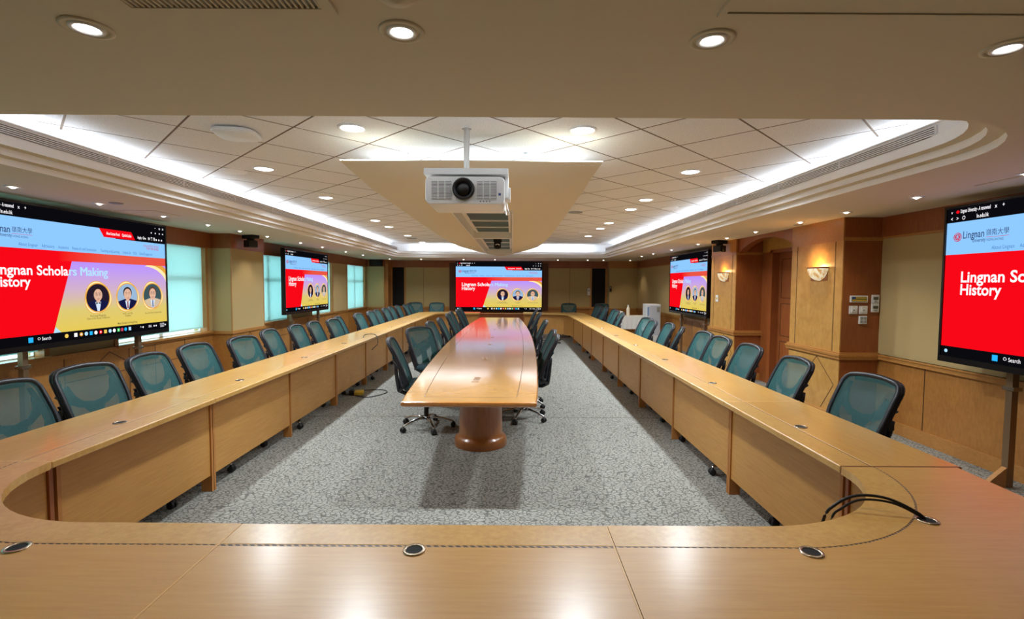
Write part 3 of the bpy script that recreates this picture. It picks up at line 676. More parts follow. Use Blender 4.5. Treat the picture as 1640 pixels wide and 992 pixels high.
class Pic:                              # picture 1 wide, .5625 tall; u right, v DOWN, both 0..1
    def __init__(s): s.mb = MB()
    def P(s, u, v, l): return (u, -.00035*l, .5625*(1-v))
    def poly(s, pts, m, l=1): s.mb.add([s.P(u, v, l) for u, v in pts], [tuple(range(len(pts)))[::-1]], E_[m])
    def rect(s, u0, v0, u1, v1, m, l=1): s.poly([(u0, v0), (u1, v0), (u1, v1), (u0, v1)], m, l)
    def ell(s, u, v, ru, rv, m, l=1, n=32, a0=0, a1=2*PI): s.poly([(u+ru*math.cos(a0+(a1-a0)*i/n), v+rv*math.sin(a0+(a1-a0)*i/n)) for i in range(n)], m, l)
    def ringe(s, u, v, ru, rv, w, m, l=1, n=48):
        vs = []
        for i in range(n):
            a = 2*PI*i/n; wv = 1+.05*math.sin(3*a+1); vs.append(s.P(u+ru*wv*math.cos(a), v+rv*wv*math.sin(a), l)); vs.append(s.P(u+(ru-w)*math.cos(a), v+(rv-w*16/9)*math.sin(a), l))
        s.mb.add(vs, [(2*i, 2*i+1, (2*i+3) % (2*n), (2*i+2) % (2*n)) for i in range(n)], E_[m])
    def text(s, t, u0, v, h, m, width=None, bold=0, l=4):   # h = em size as fraction of height; width = target span in u
        vs, fs, x0, x1 = text_mesh(t, bold); sc = h*.5625; sx = sc if width is None else width/(x1-x0)
        s.mb.add([(u0+(q[0]-x0)*sx, -.00035*l, .5625*(1-v)+q[1]*sc) for q in vs], fs, E_[m])
pc = Pic()
pc.rect(0, 0, 1, 1, 'black', 0); pc.rect(0, .095, 1, .31, 'sky', 1); pc.poly([(.62, .09), (1, .09), (1, .17), (.66, .17)], 'black', 2)
pc.poly([(.565, .095), (.76, .095), (.785, .165), (.59, .165)], 'red', 3)
pc.text('About Lingnan Portal', .605, .142, .034, 'white', .08, .02); pc.text('Quick Links', .70, .142, .034, 'white', .06, .02)
pc.text('Apply  Give', .80, .145, .034, 'white', .06, .02); pc.text('EN  繁  简', .875, .145, .034, 'white', .05, .02)
for u in (.935, .955, .975): pc.ell(u, .137, .005, .009, 'white', 4, 12)
pc.text('Lingnan University - A renowned', .055, .036, .036, 'white', .115, .015); pc.text('x    +', .185, .036, .036, 'white', .035, .01); pc.text('v', .015, .036, .03, 'white')
pc.ell(.043, .027, .007, .011, 'red', 3, 16); pc.text('ln.edu.hk', .12, .082, .036, 'white', .045, .015); pc.text('<   >   O', .015, .082, .036, 'white', .06, .01)
for u in (.90, .93, .96, .985): pc.ell(u, .075, .004, .007, 'white', 3, 10)
for u in (.93, .96, .985): pc.text('-' if u < .95 else ('o' if u < .98 else 'x'), u-.004, .035, .034, 'white', None, .02)
# crest and wordmark
pc.ell(.047, .195, .017, .030, 'dimred', 3); pc.ringe(.047, .195, .014, .025, .002, 'sky', 4, 24); pc.text('木', .039, .207, .036, 'sky', .016, .01, 5)
pc.text('Lingnan', .07, .208, .068, 'navy', .082, .01); pc.text('嶺南大學', .158, .200, .044, 'navy', .082, .0); pc.text('University', .108, .238, .036, 'navy', .05, .005); pc.text('HONG KONG', .162, .238, .022, 'navy', .06); pc.rect(.158, .212, .24, .2145, 'dimred', 3)
for t_, u_, w_ in (('About Lingnan', .182, .078), ('Admissions', .278, .056), ('Academics', .352, .05), ('Research and Innovation', .42, .125), ('Teaching and Learning', .568, .112), ('Campus Life', .70, .052), ('SCEs', .768, .024), ('Global Engagement', .81, .092)): pc.text(t_, u_, .292, .034, 'nav', w_, .0)
pc.text('QS ASIA UNIVERSITY RANKINGS', .84, .212, .024, 'dimred', .11); pc.text('TOP 100 GOLD', .86, .238, .03, 'dimred', .09, .01)
pc.rect(0, .31, 1, .93, 'red', 1); pc.poly([(0, .31), (1, .31), (1, .385), (0, .385)], 'banner', 2)
pc.poly([(.415, .385), (1, .385), (1, .93), (.315, .93)], 'grad', 2); pc.poly([(.325, .885), (.35, .93), (.315, .93)], 'pale', 3)
for (w0, w1, m_, l_) in ((0, .035, 'gold', 3), (.012, .02, 'pale_gold', 4)):
    A = [(.85+.17*math.sin(a)-w0*.6, .385+.22*(1-math.cos(a))+w0) for a in [i*PI/2/14 for i in range(15)]]; B = [(p[0]+w1, p[1]-w1*.9) for p in A]
    pl = [(min(p[0], 1), max(p[1], .385)) for p in A]+[(min(p[0], 1), max(p[1], .385)) for p in B[::-1]]
    for i in range(14): pc.poly([pl[i], pl[i+1], pl[28-i], pl[29-i]], m_, l_)
pc.text('Lingnan Schola', .07, .495, .10, 'white', .325, .022); [pc.text('rs Making', .398+q*.0016, .495, .10, 'pale', .205, 0, 4+q*.3) for q in (0, 1, 2)]; pc.text('History', .07, .578, .10, 'white', .155, .022)
for k, (u, bgc, sc_, tie, hair) in enumerate(((.545, 'bg1', 'suit', 'hair', 'hair'), (.722, 'bg2', 'suit', 'tie', 'hair'), (.895, 'bg3', 'tan', 'shirt', 'brown'))):
    v = .675; R = .066
    pc.ringe(u, v, R+.010, (R+.010)*16/9, .012, 'gold', 5); pc.ringe(u, v, R+.007, (R+.007)*16/9, .004, 'pale_gold', 6)
    pc.ell(u, v, R, R*16/9, bgc, 3, 40)
    a0 = math.radians(20); sh = [(u+R*math.cos(a), v+R*16/9*math.sin(a)) for a in [a0+(PI-2*a0)*i/20 for i in range(21)]]
    pc.poly(sh+[(u-.02, v+.02), (u+.02, v+.02)], sc_, 4); pc.poly([(u-.016, v+.035), (u+.016, v+.035), (u+.006, v+.112), (u-.006, v+.112)], 'shirt', 5)
    pc.ell(u, v-.035, .0275, .052, hair, 5); pc.ell(u, v-.022, .0235, .050, 'skin', 6); pc.rect(u-.010, v+.015, u+.010, v+.04, 'skin', 5)
    for s_ in (-1, 1): pc.ell(u+s_*.009, v-.026, .0026, .0028, 'hair', 8, 10); pc.rect(u+s_*.009-.005, v-.041, u+s_*.009+.005, v-.038, 'hair', 8)
    pc.ell(u, v-.006, .003, .006, 'tan', 8, 10); pc.rect(u-.007, v+.009, u+.007, v+.0125, 'tie', 8)
    if k != 1:
        for s_ in (-1, 1): pc.ringe(u+s_*.0095, v-.026, .0075, .0105, .0009, 'hair', 9, 16)
    if k == 0:
        for s_ in (-1, 1): pc.poly([(u, v+.045), (u+s_*.012, v+.036), (u+s_*.012, v+.056)], 'hair', 7)
    else: pc.poly([(u-.003, v+.04), (u+.003, v+.04), (u+.004, v+.105), (u-.004, v+.105)], tie if k == 1 else 'navy', 7)
pc.text('Prof Leng Mingming', .50, .832, .026, 'caption', .085); pc.text('Dean of the Faculty of Business', .482, .852, .024, 'caption', .125)
pc.text('Prof S. Joe Qin', .69, .832, .026, 'caption', .062); pc.text('President', .703, .852, .024, 'caption', .036)
pc.text('Dean of the School of Graduate Studies', .838, .842, .024, 'caption', .12); pc.text('Most Scholars in Hong Kong', .655, .915, .026, 'caption', .125, .01)
# task bar
pc.rect(.205, .945, .225, .982, 'winblue', 3); pc.ringe(.25, .96, .006, .010, .0018, 'white', 3, 16); pc.text('Search', .262, .974, .036, 'white', .04, .005); pc.ell(.022, .962, .007, .012, 'pale', 3, 16)
for k, (u, c_) in enumerate(((.375, 'yellow'), (.42, 'white'), (.448, 'gold'), (.474, 'pale'), (.50, 'winblue'), (.526, 'white'), (.553, 'red'), (.58, 'yellow'), (.607, 'pale'), (.632, 'white'), (.658, 'green'), (.68, 'dimred'), (.703, 'winblue'), (.73, 'pale'))):
    if k % 3 == 1: pc.rect(u-.008, .948, u+.008, .978, c_, 3)
    else: pc.ell(u, .963, .009, .016, c_, 3, 16)
    if k in (2, 6, 10): pc.ell(u, .963, .004, .007, 'white', 4, 12)
pc.text('^', .80, .975, .034, 'white'); pc.text('ENG', .86, .972, .03, 'white', .02, .01); pc.text('12:30', .945, .960, .024, 'white', .03, .01); pc.text('2025', .945, .982, .022, 'white', .03, .01)
for u in (.82, .90, .915, .985): pc.ell(u, .963, .005, .008, 'white', 3, 12)
names = sorted(E_, key=lambda q: E_[q])
pic_me = pc.mb.mesh('display_picture', ['e_'+q for q in names])
def screen(kind, loc, w, rz, label, stand, bez=.02, bot=.05, depth=.075):
    h = w*.5625; t = thing(kind, (loc[0], loc[1], 0), label, 'screen', 'screens showing the university web page', rz)
    zb = loc[2]
    f = MB().box(-w/2-bez, w/2+bez, .004, depth, zb-bot, zb+h+bez); 
    for (a, b, c, d) in ((-w/2-bez, w/2+bez, zb-bot, zb), (-w/2-bez, w/2+bez, zb+h, zb+h+bez), (-w/2-bez, -w/2, zb, zb+h), (w/2, w/2+bez, zb, zb+h)): f.box(a, b, -.008, .006, c, d)
    f.build('bezel', 'dark', t)
    o = bpy.data.objects.new('display_picture', pic_me); C.objects.link(o); o.parent = t; o.location = (-w/2, .0035, zb); o.scale = (w, 1, w)
    if stand:
        for x in (-.62, .80):
            p = MB().box(x-.026, x+.026, depth+.02, depth+.07, 0, zb+h*.7).build('stand_post', 'alu', t)
            MB().box(x-.045, x+.045, depth+.01, depth+.08, RAIL-.02, RAIL+.01).build('clamp', 'brass', p)
            fo = MB(); fo.add([(x-.02, depth-.16, 0), (x-.02, depth+.02, 0), (x-.02, depth+.02, .16), (x-.02, depth-.05, .10), (x+.02, depth-.16, 0), (x+.02, depth+.02, 0), (x+.02, depth+.02, .16), (x+.02, depth-.05, .10)],
                              [(0, 1, 2, 3), (7, 6, 5, 4), (0, 4, 5, 1), (1, 5, 6, 2), (2, 6, 7, 3), (3, 7, 4, 0)]); fo.build('foot', 'rail', p)
        MB().box(-.75, .75, depth, depth+.03, zb+h*.35, zb+h*.45).box(-.75, .75, depth, depth+.03, zb+h*.6, zb+h*.7).build('wall_rack', 'black', t)
    return t
TW = 2.30
screen('display_screen', (-4.45, 5.20, 1.005), TW, PI/2, 'large display screen in front of the nearest windows, cut by the left picture edge', True)
screen('display_screen', (-4.45, 10.80, 1.01), TW-.08, PI/2, 'display screen on posts in front of the farther windows on the left', True)
screen('display_screen', (3.85, 3.255, .985), TW, -PI/2, 'large display screen on the right cut off by the right picture edge', True)
screen('display_screen', (3.85, 10.90, .99), TW, -PI/2, 'display screen on the right wall beyond the farther wood column', True)
screen('projection_wall_display', (-.45, 16.66, .70), 2.90, 0, 'widest display facing the camera in the middle of the far wall', False, .012, .035, .08)

# ================================================================ TABLES
XC = -.307; DI = 1.86; PO = 1.985      # centre line, half width between worktops, half width between panels
DO = 2.43
ZT, TH = .75, .036
def mirror(poly, sx): return [(XC+sx*p[0], p[1]) for p in poly]
def grommet(x, y, parent, rz=0, oval=1.0):
    g = MB().lathe([(.036, 0), (.036, .003), (.027, .004), (.026, .001)], 24, (x, y, ZT+.0005), sx=1, sy=oval).lathe([(.026, .0012), (0, .0012)], 24, (x, y, ZT+.0005), m=1, sx=1, sy=oval)
    return g.build('cable_grommet', ['brass', 'matte'], parent)
def legboard(parent, sx, y, t=.022, d=.07):
    a, b = sorted((XC+sx*(PO-.012), XC+sx*(PO+d))); return MB().box(a, b, y-t/2, y+t/2, 0, ZT-TH).build('leg', 'legw', parent)
bounds = [2.285, 3.575, 6.24, 8.86, 11.48, 13.2]
for sx, side in ((-1, 'window side'), (1, 'door side')):
    for k in range(5):
        a, b = bounds[k]+.002, bounds[k+1]-.002
        t = thing('conference_desk', (XC+sx*2.1, (a+b)/2, 0), ['short maple desk unit next to the near corner on the %s', 'second maple desk unit from the camera on the %s', 'third maple desk unit from the camera on the %s', 'fourth maple desk unit from the camera on the %s', 'farthest straight maple desk unit on the %s'][k] % side, 'desk', 'straight desk units of the long rows')
        inv = Matrix.Translation((-t.location[0], -t.location[1], 0))
        def put(o): o.data.transform(inv); return o
        x0, x1 = sorted((XC+sx*(DI+.15), XC+sx*DO)); put(MB().box(x0, x1, a, b, ZT-TH, ZT).build('worktop', 'top_y', t, .004))
        x0, x1 = sorted((XC+sx*DI, XC+sx*(DI+.147))); put(MB().box(x0, x1, a, b, ZT-TH, ZT).build('front_strip', 'strip', t, .006))
        x0, x1 = sorted((XC+sx*(DI+.146), XC+sx*(DI+.151))); put(MB().box(x0, x1, a, b, ZT-.02, ZT-.0015).build('inlay', 'inlay', t))
        n_ = max(1, round((b-a)/1.31)); L_ = (b-a)/n_
        for q in range(n_):
            ya, yb = a+q*L_+.14, a+(q+1)*L_+.14
            x0, x1 = sorted((XC+sx*PO, XC+sx*(PO+.02))); put(MB().box(x0, x1, ya+.016, yb-.016, .125, ZT-TH-.004).build('modesty_panel', 'panel', t))
            g = grommet(XC+sx*(DI+.19), ya-.14+L_*.5, t); put(g)
        for q in range(n_+1):
            y = (a+.012 if q == 0 else (b-.012 if q == n_ else a+q*L_))+.14; put(legboard(t, sx, y))
        x0, x1 = sorted((XC+sx*(PO+.02), XC+sx*(PO+.10))); put(MB().box(x0, x1, a+.165, b+.11, ZT-TH-.05, ZT-TH-.006).build('cable_tray', 'legw', t))
# near corner pieces
def arc(cx, cy, rx, ry, a0, a1, n=14): return [(cx+rx*math.cos(math.radians(a0+(a1-a0)*i/n)), cy+ry*math.sin(math.radians(a0+(a1-a0)*i/n))) for i in range(n+1)]
NI, NO = 1.70, 1.09
for sx, side, xj in ((-1, 'left', .645), (1, 'right', .648)):
    t = thing('corner_desk', (XC+sx*1.9, 1.6, 0), 'curved maple corner desk at the near %s%s' % (side, ', black cable crossing its edge' if sx > 0 else ''), 'desk', 'corner desks of the table ring')
    inv = Matrix.Translation((-t.location[0], -t.location[1], 0))
    def put(o): o.data.transform(inv); return o
    inner = [(xj, NI)]+arc(1.20, 2.28, .66, .58, -90, 0); strip_o = [(xj, NI-.14)]+arc(1.24, 2.28, .77, .72, -90, 0)
    inlay_o = [(xj, NI-.147)]+arc(1.24, 2.28, .778, .727, -90, 0)
    inner = [(p[0], min(p[1], 2.281)) for p in inner]
    put(MB().prism(mirror(inner+strip_o[::-1], sx), ZT-TH, ZT, 0).build('front_strip', 'strip', t, .004))
    put(MB().prism(mirror(strip_o+inlay_o[::-1], sx), ZT-TH, ZT-.0008, 0).build('inlay', 'inlayd', t))
    outer_ = [(xj, NO), (1.75, NO)]+arc(1.75, 1.74, .62, .65, -90, -8, 10)+[(2.405, 2.28)]
    put(MB().prism(mirror(outer_+inlay_o[::-1], sx), ZT-TH, ZT, 0).build('worktop', 'top_x', t, .004))
    pi = [(xj, NI-.13)]+arc(1.20, 2.28, .785, .71, -90, 0)+[(1.985, 2.385)]; pj_ = [(xj, NI-.15)]+arc(1.20, 2.28, .805, .73, -90, 0)+[(2.005, 2.385)]
    put(MB().prism(mirror(pi+pj_[::-1], sx), .125, ZT-TH-.004).build('modesty_panel', 'panel', t))
    put(MB().box(*sorted((XC+sx*(PO-.012), XC+sx*(PO+.07))), 2.387, 2.409, 0, ZT-TH-.004).build('leg', 'cherry', t)); put(MB().box(*sorted((XC+sx*(xj+.01), XC+sx*(xj+.032))), 1.2, 1.56, 0, ZT-TH).build('leg', 'legw', t))
    put(grommet(XC+sx*1.266, 1.53, t)); put(grommet(XC+sx*1.82, 1.75, t))
t = thing('conference_desk', (XC, 1.4, 0), 'middle maple desk of the near row, straight below the camera', 'desk')
xa, xb = -.641, .644
for nm, mt, y0_, y1_ in (('front_strip', 'strip', NI-.14, NI), ('worktop', 'top_x', NO, NI-.147)):
    MB().box(xa, xb, y0_-1.4, y1_-1.4, ZT-TH, ZT).build(nm, mt, t, .004)
MB().box(xa, xb, NI-.148-1.4, NI-.139-1.4, ZT-.02, ZT-.0008).build('inlay', 'inlayd', t)
MB().box(xa+.03, xb-.03, NI-.15-1.4, NI-.13-1.4, .125, ZT-TH).build('modesty_panel', 'panel', t)
for x in (xa+.012, xb-.012): MB().box(x-.011, x+.011, -.2, .16, 0, ZT-TH).build('leg', 'legw', t)
g = grommet(0, .13, t)
# far corner pieces
for sx, side in ((-1, 'left'), (1, 'right')):
    t = thing('corner_desk', (XC+sx*1.5, 14.4, 0), 'far %s corner desk of the table ring, beside the far wall display' % side, 'desk', 'corner desks of the table ring')
    inv = Matrix.Translation((-t.location[0], -t.location[1], 0))
    def put(o): o.data.transform(inv); return o
    FI = 14.28; x0 = .64
    inner = [(DI, 13.202)]+arc(DI-.5, FI-.5, .5, .5, 0, 90, 10)+[(x0, FI)]
    mid = [(DI+.15, 13.202)]+arc(DI-.5, FI-.5, .65, .65, 0, 90, 10)+[(x0, FI+.15)]
    outr = [(DO, 13.202), (DO, 14.55), (DO-.3, 14.85), (x0, 14.85)]
    put(MB().prism(mirror(inner+mid[::-1], sx), ZT-TH, ZT).build('front_strip', 'strip', t)); put(MB().prism(mirror(mid+outr[::-1], sx), ZT-TH, ZT).build('worktop', 'top_y', t))
    pa = [(PO, 13.36)]+arc(DI-.5, FI-.5, .625, .625, 0, 90, 10)+[(x0+.02, FI+.125)]; pb_ = [(PO+.02, 13.36)]+arc(DI-.5, FI-.5, .645, .645, 0, 90, 10)+[(x0+.02, FI+.145)]
    put(MB().prism(mirror(pa+pb_[::-1], sx), .14, ZT-TH-.004).build('modesty_panel', 'panel', t)); put(legboard(t, sx, 13.365)); put(MB().box(*sorted((XC+sx*(x0+.02), XC+sx*(x0+.042))), 14.4, 14.8, 0, ZT-TH).build('leg', 'legw', t))
for sx in (-1, 1):
    for k, y in enumerate(bounds[:-1]):
        o = MB().box(*sorted((XC+sx*(DI+.004), XC+sx*(DO-.004))), *((y-.007, y+.006) if k == 0 and sx > 0 else (y-.004, y+.004)), ZT-TH+.003, ZT+.0004).build('worktop_joint', 'jred' if k == 0 and sx > 0 else 'jlight')
        tag(o, ('dark reddish gap strip' if k == 0 and sx > 0 else 'thin edging strip')+' between %s and next desk unit on the %s' % (['near corner', 'first', 'second', 'third', 'fourth'][k], 'door side' if sx > 0 else 'window side'), 'desk joint', 'joint strips of the table ring')
    o = MB().box(XC+sx*.643-.003, XC+sx*.643+.003, NO+.004, NI-.004, ZT-TH+.003, ZT-.0004).build('worktop_joint', 'jlight'); tag(o, 'pale edging strip on the %s of the middle near desk' % ('right' if sx > 0 else 'left'), 'desk joint', 'joint strips of the table ring')
cb = thing('low_cabinet', (-.35, 15.9, 0), 'low dark brown cabinet under the far wall display, behind the gap between desks', 'cabinet')
MB().box(-.78, .78, -.22, .22, .06, .62).build('body', 'cherry', cb, .004); MB().box(-.80, .80, -.24, .24, .62, .645).build('top', 'cherry', cb, .003); MB().box(-.74, .74, -.18, .2, 0, .06).build('plinth', 'matte', cb)
for q in range(4): x = -.585+q*.39; d_ = MB().box(x-.19, x+.19, -.235, -.22, .08, .60).build('cabinet_door', 'cherry', cb, .002); MB().box(x+.14, x+.15, -.25, -.235, .3, .4).build('handle', 'brass', d_)
# central boat-shaped table
CY_0, CY_1 = 3.50, 12.42
def bw(t): return .49+.145*math.sin(PI*t)**.8 if 0 < t < 1 else .49
ct = thing('boat_shaped_table', (XC, 4.9, 0), 'long glossy boat-shaped table on round wood pedestals in the middle of the room', 'table')
NN = 40; R_ = [(bw(i/NN), CY_0+(CY_1-CY_0)*i/NN) for i in range(NN+1)]; Lf = [(-p[0], p[1]) for p in R_[::-1]]; outl = R_+Lf
def inset(poly, d):
    o = []; k = len(poly)
    for i in range(k):
        a = Vector(poly[i-1]); b = Vector(poly[i]); c = Vector(poly[(i+1) % k]); n1 = (b-a).normalized(); n2 = (c-b).normalized()
        n1 = Vector((-n1.y, n1.x)); n2 = Vector((-n2.y, n2.x)); q = (n1+n2); q = q/max(q.dot(n1), .3); o.append(tuple(b+q*d))
    return o
loc_ = lambda poly: [(p[0], p[1]-4.9) for p in poly]
field_end = inset(outl, .14)
k = len(outl)
# edge profile: bullnose
pr = [(.012, ZT), (.003, ZT-.006), (0, ZT-.018), (.003, ZT-.03), (.014, ZT-.038), (.03, ZT-.045), (.06, ZT-.048)]
ed = MB(); rg = [loc_(inset(outl, d)) for d, z in pr]; vs = [(*p, pr[j][1]) for j in range(len(pr)) for p in rg[j]]
ed.add(vs, [(j*k+i, (j+1)*k+i, (j+1)*k+(i+1) % k, j*k+(i+1) % k) for j in range(len(pr)-1) for i in range(k)], 0, False)
ed.build('edge_moulding', 'cedge', ct)
tp = MB(); tp.prism(loc_(inset(outl, .012)), ZT-.03, ZT); tp.build('tabletop', 'ctop', ct)
il = MB(); a_ = loc_(inset(outl, .155)); b_ = loc_(inset(outl, .160)); il.add([(*p, ZT+.0006) for p in a_]+[(*p, ZT+.0006) for p in b_], [(i, (i+1) % k, k+(i+1) % k, k+i) for i in range(k)]); il.build('inlay', 'inlay', ct)
for y in (4.88, 9.10, 10.88):
    MB().lathe([(.262, 0), (.262, .05), (.255, .075), (.235, .09), (.222, .10), (.215, .13), (.212, ZT-.1), (.23, ZT-.06), (.23, ZT-.03)], 40, (0, y-4.9, 0)).build('pedestal', 'ped', ct)
for (x, y) in ((.0, 4.42), (-.005, 4.34), (-.01, 4.24), (0, 5.60), (.01, 5.50), (0, 6.88), (0, 7.8), (.0, 9.2), (0, 10.4)):
    MB().lathe([(.030, 0), (.030, .003), (0, .003)], 20, (x, y-4.9, ZT+.0003), sx=1, sy=.8).build('cable_grommet', 'brass', ct)

# ================================================================ CHAIRS
def chair_proto():
    t = thing('office_chair', (0, 0, 0), '', 'chair')
    ZB, ZTOP, HW, RC = .50, .985, .224, .070
    def w_at(z):
        taper = HW*(.90+.10*min(1, (z-ZB)/.25)); r = RC
        if z > ZTOP-r: d = z-(ZTOP-r); return taper-r+math.sqrt(max(r*r-d*d, 0))
        if z < ZB+.05: d = (ZB+.05)-z; return taper-.05+math.sqrt(max(.0025-d*d, 0))
        return taper
    def y_at(z): q = (z-ZB)/(ZTOP-ZB); return -.175-.205*q+.018*math.sin(PI*q)
    def bow(u, z): return -.035*(1-u*u)            # the net bows away from the sitter
    zs = [ZB+(ZTOP-ZB)*i/18 for i in range(19)]; zs = zs[:-1]+[ZTOP-.02, ZTOP-.008, ZTOP]
    zs = sorted(set(zs))
    right = [(w_at(z), y_at(z), z) for z in zs]; left = [(-p[0], p[1], p[2]) for p in right[::-1]]
    topn = [(right[-1][0]*(1-2*i/6), y_at(ZTOP)-.012*math.sin(PI*i/6), ZTOP+.012*math.sin(PI*i/6)) for i in range(1, 6)]
    botn = [(-right[0][0]*(1-2*i/6), y_at(ZB)-.03*math.sin(PI*i/6), ZB) for i in range(1, 6)]
    path = right+topn+left+botn
    path = [p for i, p in enumerate(path) if (Vector(p)-Vector(path[i-1])).length > 1e-4]
    MB().tube(path, .017, 8, 0, True, flat=1.0, up=(0, 1, 0)).tube([(p[0]*1.02, p[1]-.02, p[2]) for p in path], .014, 6, 0, True, up=(0, 1, 0)).build('back_frame', 'frame', t)
    g = MB(); g.grid(lambda a, b: ((2*a-1)*(w_at(ZB+(ZTOP-ZB)*b)-.004), y_at(ZB+(ZTOP-ZB)*b)+bow(2*a-1, 0)*(min(1, 6*b)*min(1, 6*(1-b)))+.006, ZB+(ZTOP-ZB)*b), 8, 16); g.build('mesh_panel', 'net', t)
    # lumbar yoke behind the net
    lm = MB()
    def yy(x, z): return y_at(z)-.045+.02*(abs(x)/.2)
    def strap(pts, wd):
        vs = []; 
        for i, (x, z) in enumerate(pts):
            a = Vector(pts[max(i-1, 0)]); b = Vector(pts[min(i+1, len(pts)-1)]); d = (b-a).normalized(); nx, nz = -d.y, d.x; w_ = wd[i] if isinstance(wd, list) else wd
            for s_ in (1, -1): vs.append((x+nx*w_*s_, yy(x, z), z+nz*w_*s_))
            for s_ in (1, -1): vs.append((x+nx*w_*s_, yy(x, z)-.008, z+nz*w_*s_))
        m_ = len(pts); fs = []
        for i in range(m_-1):
            o = 4*i; fs += [(o, o+1, o+5, o+4), (o+2, o+6, o+7, o+3), (o, o+4, o+6, o+2), (o+1, o+3, o+7, o+5)]
        lm.add(vs, fs+[(0, 2, 3, 1), (4*m_-4, 4*m_-3, 4*m_-1, 4*m_-2)], 0, False)
    strap([(-.195, .85), (-.15, .785), (-.09, .742), (0, .725), (.09, .742), (.15, .785), (.195, .85)], [.055, .034, .024, .022, .024, .034, .055])
    strap([(0, .735), (0, .68), (0, .60), (0, .52)], [.085, .05, .045, .07])
    for s_ in (-1, 1): strap([(s_*.185, .93), (s_*.20, .80), (s_*.198, .62), (s_*.185, .53)], [.014, .026, .022, .014])
    strap([(-.17, .955), (0, .962), (.17, .955)], .012)
    lm.build('lumbar_support', 'lumbar', t)
    # J-shaped arms from the mechanism up to the frame
    jb = MB()
    for s_ in (-1, 1):
        jb.tube([(s_*.05, -.10, .405), (s_*.09, -.22, .41), (s_*.13, -.28, .45), (s_*.17, -.295, .56), (s_*.215, -.305, .68), (s_*.228, -.315, .76)], [.020, .022, .024, .022, .018, .013], 8)
        jb.tube([(s_*.15, -.28, .45), (s_*.19, -.22, .50), (s_*.205, -.205, .56)], .018, 8)
    jb.build('back_bracket', 'frame', t)
    for s_ in (-1, 1): MB().box(*sorted((s_*.212, s_*.24)), -.318, -.273, .70, .735).build('height_knob', 'frame', t, .004)
    # seat
    sq = []
    for i in range(36):
        a = 2*PI*i/36; c_, s_ = math.cos(a), math.sin(a); sq.append((.245*math.copysign(abs(c_)**.5, c_), -.005+.222*math.copysign(abs(s_)**.55, s_)))
    st = MB(); lv = [(.90, .455), (1.0, .468), (1.01, .495), (.97, .518), (.80, .528), (.0, .520)]
    vs = [(p[0]*r_, .02+(p[1]-.02)*r_, z) for r_, z in lv for p in sq]; st.add(vs, [(j*36+i, j*36+(i+1) % 36, (j+1)*36+(i+1) % 36, (j+1)*36+i) for j in range(5) for i in range(36)], 0, True)
    st.build('seat', 'seat', t)
    sp = MB(); vs = [(p[0]*r_, .02+(p[1]-.02)*r_, z) for r_, z in ((0, .44), (.88, .44), (.93, .458), (0, .458)) for p in sq]; sp.add(vs, [(j*36+i, j*36+(i+1) % 36, (j+1)*36+(i+1) % 36, (j+1)*36+i) for j in range(3) for i in range(36)], 0, True); sp.build('seat_pan', 'black', t)
    MB().box(-.07, .07, -.13, .12, .385, .44).build('tilt_mechanism', 'black', t, .008)
    for (x, y, dx) in ((-.20, .02, -.02), (-.22, .10, -.03), (.20, .04, .02)):
        MB().tube([(x*.4, y, .42), (x, y, .415), (x+dx*.3, y, .40)], .006, 6).add([(x-.02, y-.005, .40), (x+.02, y-.005, .40), (x+.026, y-.006, .325), (x-.026, y-.006, .325), (x-.02, y+.008, .40), (x+.02, y+.008, .40), (x+.026, y+.009, .325), (x-.026, y+.009, .325)],
            [(0, 3, 2, 1), (4, 5, 6, 7), (0, 1, 5, 4), (1, 2, 6, 5), (2, 3, 7, 6), (3, 0, 4, 7)]).build('lever', 'black', t)
    MB().lathe([(.026, .105), (.026, .26), (.018, .262), (.018, .39)], 16).build('gas_lift', 'black', t)
    MB().lathe([(.036, .085), (.040, .10), (.036, .125), (.028, .132)], 20).build('base_hub', 'chrome', t)
    for q in range(5):
        a = math.radians(18+72*q); c_, s_ = math.cos(a), math.sin(a)
        P_ = [(.02, .112), (.10, .118), (.20, .098), (.285, .072), (.30, .066)]
        lg_ = MB().tube([(r_*c_, r_*s_, z) for r_, z in P_], [.026, .022, .018, .015, .013], 8, flat=.6).build('leg', 'chrome', t)
        ca = MB(); cx, cy = .295*c_, .295*s_; nx, ny = -s_, c_
        for o_ in (-.016, .016):
            pr_ = [(0, -.010), (.024, -.010), (.028, -.005), (.028, .005), (.024, .010), (0, .010)]; vs = []; K = 16
            for (r_, h_) in pr_:
                for i in range(K):
                    b_ = 2*PI*i/K; vs.append((cx+nx*(o_+h_)+c_*r_*math.cos(b_), cy+ny*(o_+h_)+s_*r_*math.cos(b_), .0285+r_*math.sin(b_)))
            ca.add(vs, [(j*K+i, j*K+(i+1) % K, (j+1)*K+(i+1) % K, (j+1)*K+i) for j in range(5) for i in range(K)], 0, True)
        ca.lathe([(.02, .040), (.018, .056), (.006, .066), (0, .066)], 12, (cx, cy, 0)); ca.build('caster', 'rub', lg_)
    return t
ch = chair_proto(); ctree = tree_of(ch); used = [False]
def chair(px, py, yaw, label, group):
    """px,py: where the top of the backrest stands; yaw: facing direction in degrees (0 = +Y)"""
    r = math.radians(yaw); o = ch if not used[0] else copy_tree(ch, None, ctree); used[0] = True
    fx, fy = -math.sin(r), math.cos(r)
    o.location = (px+fx*.38, py+fy*.38, 0); o.rotation_euler = (0, 0, r); tag(o, label, 'chair', group); return o
